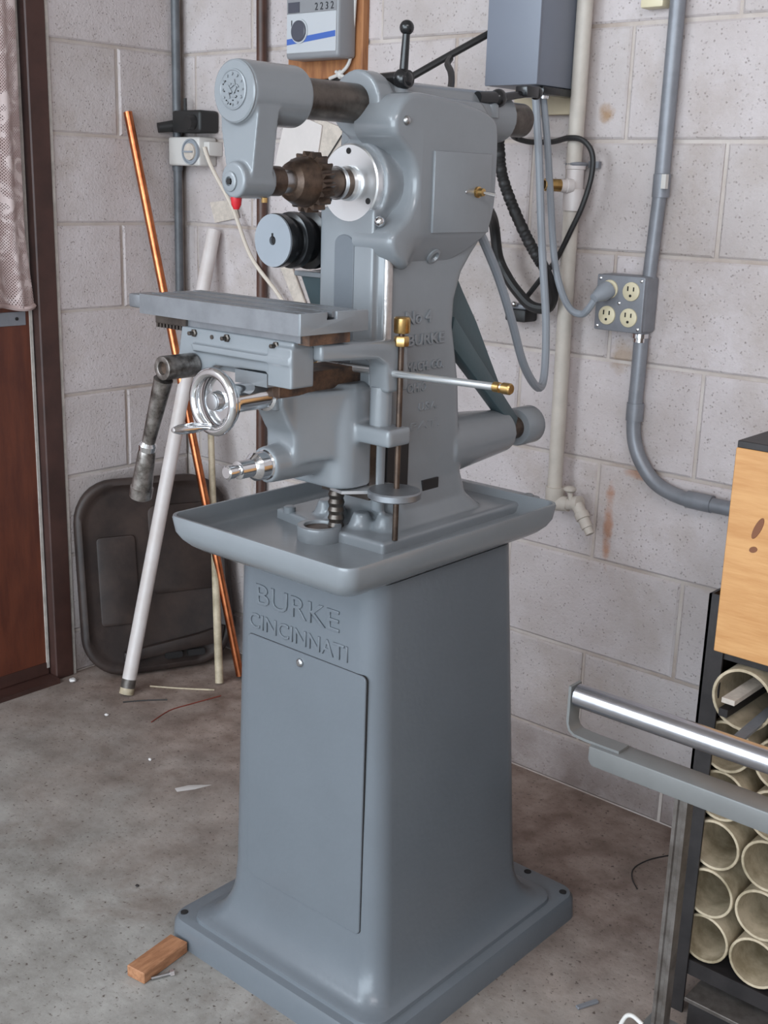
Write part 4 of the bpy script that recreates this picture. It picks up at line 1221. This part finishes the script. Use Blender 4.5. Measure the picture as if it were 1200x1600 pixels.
for c in range(6):
    for r_ in range(4):
        x = 1.7985 + c * 0.0835
        z = 0.1370 + r_ * 0.0815
        yy = RY0 + 0.009 + random.uniform(-0.003, 0.003)
        nm = MB().ring((0, 0, 0), (0, 1, 0), TD - 0.0042, TD, 0.40, 30).mesh('pipe_offcut', bevel=(0.0008, 1)) if proto is None else proto
        if proto is None:
            proto = nm
        o = link('pipe_offcut', nm, CREAM)
        o.location = (x, yy, z)
        tag(o, 'cream pipe offcut in the black rack, %s row up, %s from the left' % (names[r_], cols[c]), 'pipe', 'cream pipe offcuts in the rack')
big = None
for c in range(4):
    x = 1.822 + c * 0.0955
    o = link('large_pipe_offcut', big or MB().ring((0, 0, 0), (0, 1, 0), 0.0420, 0.0465, 0.41, 36).mesh('large_pipe_offcut', bevel=(0.0008, 1)), CREAM)
    big = o.data
    o.location = (x, RY0 - 0.008 - 0.002 * c, 0.5500)
    tag(o, ('large cream pipe offcut on top of the rack, stuffed with flat bars' if c == 0 else 'large cream pipe offcut on top of the rack, %s from the left' % cols[c]), 'pipe', 'large cream pipe offcuts on the top row')
mid = None
for c in range(5):
    x = 1.799 + c * 0.0838
    o = link('pipe_offcut', proto, CREAM)
    o.location = (x, RY0 + 0.008 - 0.001 * c, 0.137 + 4 * 0.0815)
    tag(o, 'cream pipe offcut in the black rack, fifth row up, %s from the left' % cols[c], 'pipe', 'cream pipe offcuts in the rack')
# flat bars and sticks inside the top left offcut
def bar(p0, p1, wd, th, m, label, cat='bar'):
    p0, p1 = Vector(p0), Vector(p1)
    d = (p1 - p0).normalized()
    s_ = d.cross(Vector((0, 0, 1))).normalized()
    u_ = s_.cross(d)
    R = [[p + s_ * a * wd / 2 + u_ * b * th / 2 for a, b in ((-1, -1), (1, -1), (1, 1), (-1, 1))] for p in (p0, p1)]
    return tag(MB().loft(R).build('flat_bar', m, bevel=(0.0006, 1)), label, cat, 'bars stored in the top pipe')
bar((1.850, -0.585, 0.522), (1.836, -0.12, 0.534), 0.016, 0.005, GALV, 'grey flat bar sticking out of the top left pipe offcut')
bar((1.812, -0.525, 0.553), (1.818, -0.12, 0.556), 0.020, 0.008, TAGM, 'tan wooden slat inside the top left pipe offcut', 'slat')
bar((1.803, -0.517, 0.530), (1.811, -0.12, 0.532), 0.014, 0.012, ANGLE, 'black square bar inside the top left pipe offcut')
ct_ = MB().tube([(1.836, -0.500, 0.507), (1.840, -0.520, 0.499), (1.846, -0.527, 0.485)], 0.0016, 6, 3)
tag(ct_.build('cable_tie', WHITEPL), 'white cable tie tail among the pipe offcuts', 'cable tie')

# pine box on the rack
wb = thing('pine_box', 'pine board box with dark knots standing on the rack', 'box', (2.1, -0.3, 0.61))
BX0, BX1, BY0, BY1, BZ0, BZ1 = 1.774, 2.56, -0.507, -0.10, 0.6145, 0.912
MB().box(BX0, BX1, BY0, BY0 + 0.0142, BZ0, BZ1).build('front_board', PINE, wb, bevel=(0.0012, 1))
MB().box(BX0, BX1, BY1 - 0.018, BY1, BZ0, BZ1).build('rear_board', PINE, wb, bevel=(0.0012, 1))
for x in (BX0 + 0.0115, BX1 - 0.018):
    MB().box(x, x + 0.018, BY0 + 0.0142, BY1 - 0.018, BZ0, BZ1).build('end_board', PINE, wb, bevel=(0.0012, 1))
MB().box(BX0 + 0.0295, BX1 - 0.018, BY0 + 0.0142, BY1 - 0.018, BZ0, BZ0 + 0.012).build('bottom_board', PINE, wb)
MB().box(BX0 + 0.001, BX1 - 0.001, BY0 + 0.001, BY1 - 0.001, BZ1, BZ1 + 0.010).build('lid', ANGLE, wb, bevel=(0.001, 1), label='dark lid of the pine box')
for x, z, a, b in ((1.818, 0.806, 0.006, 0.017), (1.815, 0.775, 0.006, 0.005)):
    mb = MB().lathe((0, 0, 0), (0, -1, 0), ((0, 1.0), (0.0015, 0.9), (0.0015, 0)), 16)
    for v in mb.bm.verts:
        v.co = Vector((x + v.co.x * a + v.co.z * 0.35 * b, BY0 + 0.0008 + v.co.y, z + v.co.z * b))
    mb.build('knot', KNOT, wb)

# roller stand in front of the rack
rs = thing('roller_stand', 'roller stand with chrome roller on a grey channel', 'roller stand', (1.86, -0.72, 0))
RYY, RZ = -0.72, 0.585
MB().lathe((1.684, RYY, RZ), (1, 0, 0), ((0, 0.005), (0, 0.015), (0.001, 0.016), (0.355, 0.016), (0.356, 0.015), (0.356, 0.0)), 32).build('roller', ROLLER, rs)
for x in (1.674, 2.046):
    MB().cyl((x, RYY, RZ), (x + 0.010, RYY, RZ), 0.005, seg=12).build('axle', STEEL, rs)
brk = MB()
path = [(1.679, 0.600), (1.679, 0.546), (1.6825, 0.537), (1.690, 0.532), (1.71, 0.5305), (1.76, 0.5305)]
for sgn in (0, 1):
    o1, o2 = [], []
    for i, (x, z) in enumerate(path):
        a = path[max(i - 1, 0)]; b = path[min(i + 1, len(path) - 1)]
        t = Vector((b[0] - a[0], b[1] - a[1])).normalized()
        n_ = Vector((-t.y, t.x))
        o1.append((x + n_.x * 0.002, z + n_.y * 0.002)); o2.append((x - n_.x * 0.002, z - n_.y * 0.002))
    pol = o1 + o2[::-1]
    if sgn:
        pol = [(3.73 - x, z) for x, z in pol]
    brk = MB().prism(pol, 'xz', RYY - 0.013, RYY + 0.013)
    brk.build('end_bracket', ROLLGREY, rs)
ch = MB().prism([(1.718, 0.529), (2.015, 0.529), (2.015, 0.500), (1.724, 0.500), (1.718, 0.508)], 'xz', RYY - 0.020, RYY + 0.020)
ch.build('channel', ROLLGREY, rs, bevel=(0.003, 2))
pp = [(-0.013, -0.013), (-0.006, -0.013), (-0.004, -0.009), (0.004, -0.009), (0.006, -0.013), (0.013, -0.013), (0.013, 0.013), (-0.013, 0.013)]
MB().prism([(1.8520 + a * 0.70, RYY + b * 0.70) for a, b in pp], 'xy', 0.10, 0.500).build('inner_post', POST, rs)
otx, oty = 1.8520, RYY
MB().prism(rrect(otx - 0.021, otx + 0.021, oty - 0.021, oty + 0.021, 0.004, 3), 'xy', 0.016, 0.150).build('outer_post', ROLLGREY, rs)
MB().box(otx - 0.20, otx + 0.20, oty - 0.02, oty + 0.02, 0.0, 0.016).build('foot', ROLLGREY, rs, bevel=(0.003, 2))
MB().box(otx - 0.02, otx + 0.02, oty - 0.18, oty + 0.18, 0.0, 0.014).build('foot', ROLLGREY, rs, bevel=(0.003, 2))
MB().tube([(1.838, -0.744, 0.158), (1.822, -0.744, 0.163), (1.812, -0.746, 0.155), (1.806, -0.750, 0.125), (1.822, -0.744, 0.110), (1.838, -0.742, 0.112)], 0.0030, 10, 5).build('clamp_loop', WHITEPL, rs, label='white wire clamp loop')

# dark bin on the floor under the rack
bn = thing('dark_bin', 'low dark tray on the floor under the rack', 'tray', (2.1, -0.3, 0))
MB().box(1.80, 2.50, -0.515, -0.12, 0.0, 0.045).build('body', ANGLE, bn, bevel=(0.003, 2))
MB().box(1.795, 2.505, -0.520, -0.115, 0.045, 0.052).build('rim', POST, bn, bevel=(0.001, 1))

# ------------------------------------------------------------------ odds and ends on the floor
M_ = Matrix.Translation((1.0935, -0.982, 0.0)) @ Matrix.Rotation(math.radians(8), 4, 'Z')
tag(MB().box(-0.019, 0.019, -0.050, 0.052, 0.0006, 0.021, M_).build('wood_offcut', BLOCKWOOD, bevel=(0.0015, 1)), 'reddish scrap wood block on the floor against the pedestal plate', 'wood block')
bo = thing('loose_bolt', 'loose bright bolt lying beside the scrap wood block', 'bolt', (1.128, -0.995, 0))
dv = Vector((0.40, 0.92, 0)).normalized()
p0 = Vector((1.118, -1.014, 0.0035))
MB().cyl(p0, p0 + dv * 0.030, 0.0032, seg=12).build('shank', STEEL, bo)
MB().cyl(p0 + dv * 0.030, p0 + dv * 0.037, 0.0062, seg=6).build('head', CHROME, bo)
tag(MB().tube([(0.206, -0.305, 0.002), (0.27, -0.262, 0.0025), (0.338, -0.206, 0.002)], 0.0022, 6, 3).build('white_straw', CREAM), 'thin white straw on the floor by the leaning pipe', 'straw')
tag(MB().tube([(0.375, -0.217, 0.0015), (0.36, -0.30, 0.0015), (0.352, -0.36, 0.0015), (0.372, -0.43, 0.0015)], 0.0013, 6, 4).build('red_wire', REDWIRE), 'dull red wire on the floor in front of the corner', 'wire')
tag(MB().tube([(0.235, -0.41, 0.0016), (0.262, -0.37, 0.0016), (0.30, -0.325, 0.0016)], 0.0016, 6, 4).build('dark_wire', RUBBER), 'short dark wire on the floor before the white pipe', 'wire')
tag(MB().tube([(1.56, -0.074, 0.0018), (1.529, -0.13, 0.0018), (1.520, -0.18, 0.0018), (1.535, -0.215, 0.0018), (1.56, -0.24, 0.0018)], 0.0012, 6, 4).build('wire_loop', RUBBER), 'thin dark wire loop on the floor near the post', 'wire')
tag(MB().box(-0.004, 0.004, -0.02, 0.02, 0.0004, 0.0050, Matrix.Translation((1.664, -0.581, 0)) @ Matrix.Rotation(-0.4, 4, 'Z')).build('metal_offcut', GALV, bevel=(0.001, 1)), 'small grey metal offcut on the floor right of the pedestal', 'offcut')
ch_ = MB().loft([[(0.657, -0.592, 0.0004), (0.672, -0.598, 0.0004), (0.690, -0.566, 0.0004), (0.702, -0.528, 0.0004), (0.684, -0.544, 0.0004), (0.668, -0.562, 0.0004)],
                 [(0.660, -0.591, 0.0012), (0.672, -0.595, 0.0012), (0.688, -0.566, 0.0012), (0.699, -0.532, 0.0012), (0.684, -0.547, 0.0012), (0.669, -0.564, 0.0012)]])
tag(ch_.build('plaster_flake', BRICKDUST), 'pale flake of plaster on the floor left of the pedestal', 'flake')
for (x, y, r, lab) in ((0.045, -0.424, 0.0085, 'white crumb at the foot of the door jamb'), (0.268, -0.482, 0.005, 'small white crumb in front of the white pipe foot'),
                       (0.891, -0.868, 0.0035, 'tiny dark crumb on the floor left of the pedestal plate'), (0.52, -0.55, 0.004, 'small pale crumb in the middle of the stained floor')):
    mb = MB()
    mb.ball((x, y, r * 0.55), r, 1.2, 0.9, 0.6, 8)
    for v in mb.bm.verts:
        v.co += Vector((random.uniform(-1, 1), random.uniform(-1, 1), random.uniform(-.3, 1))) * r * 0.18
    tag(mb.build('crumb', PEBBLE if 'dark' not in lab else ANGLE), lab, 'crumb', 'crumbs on the floor')
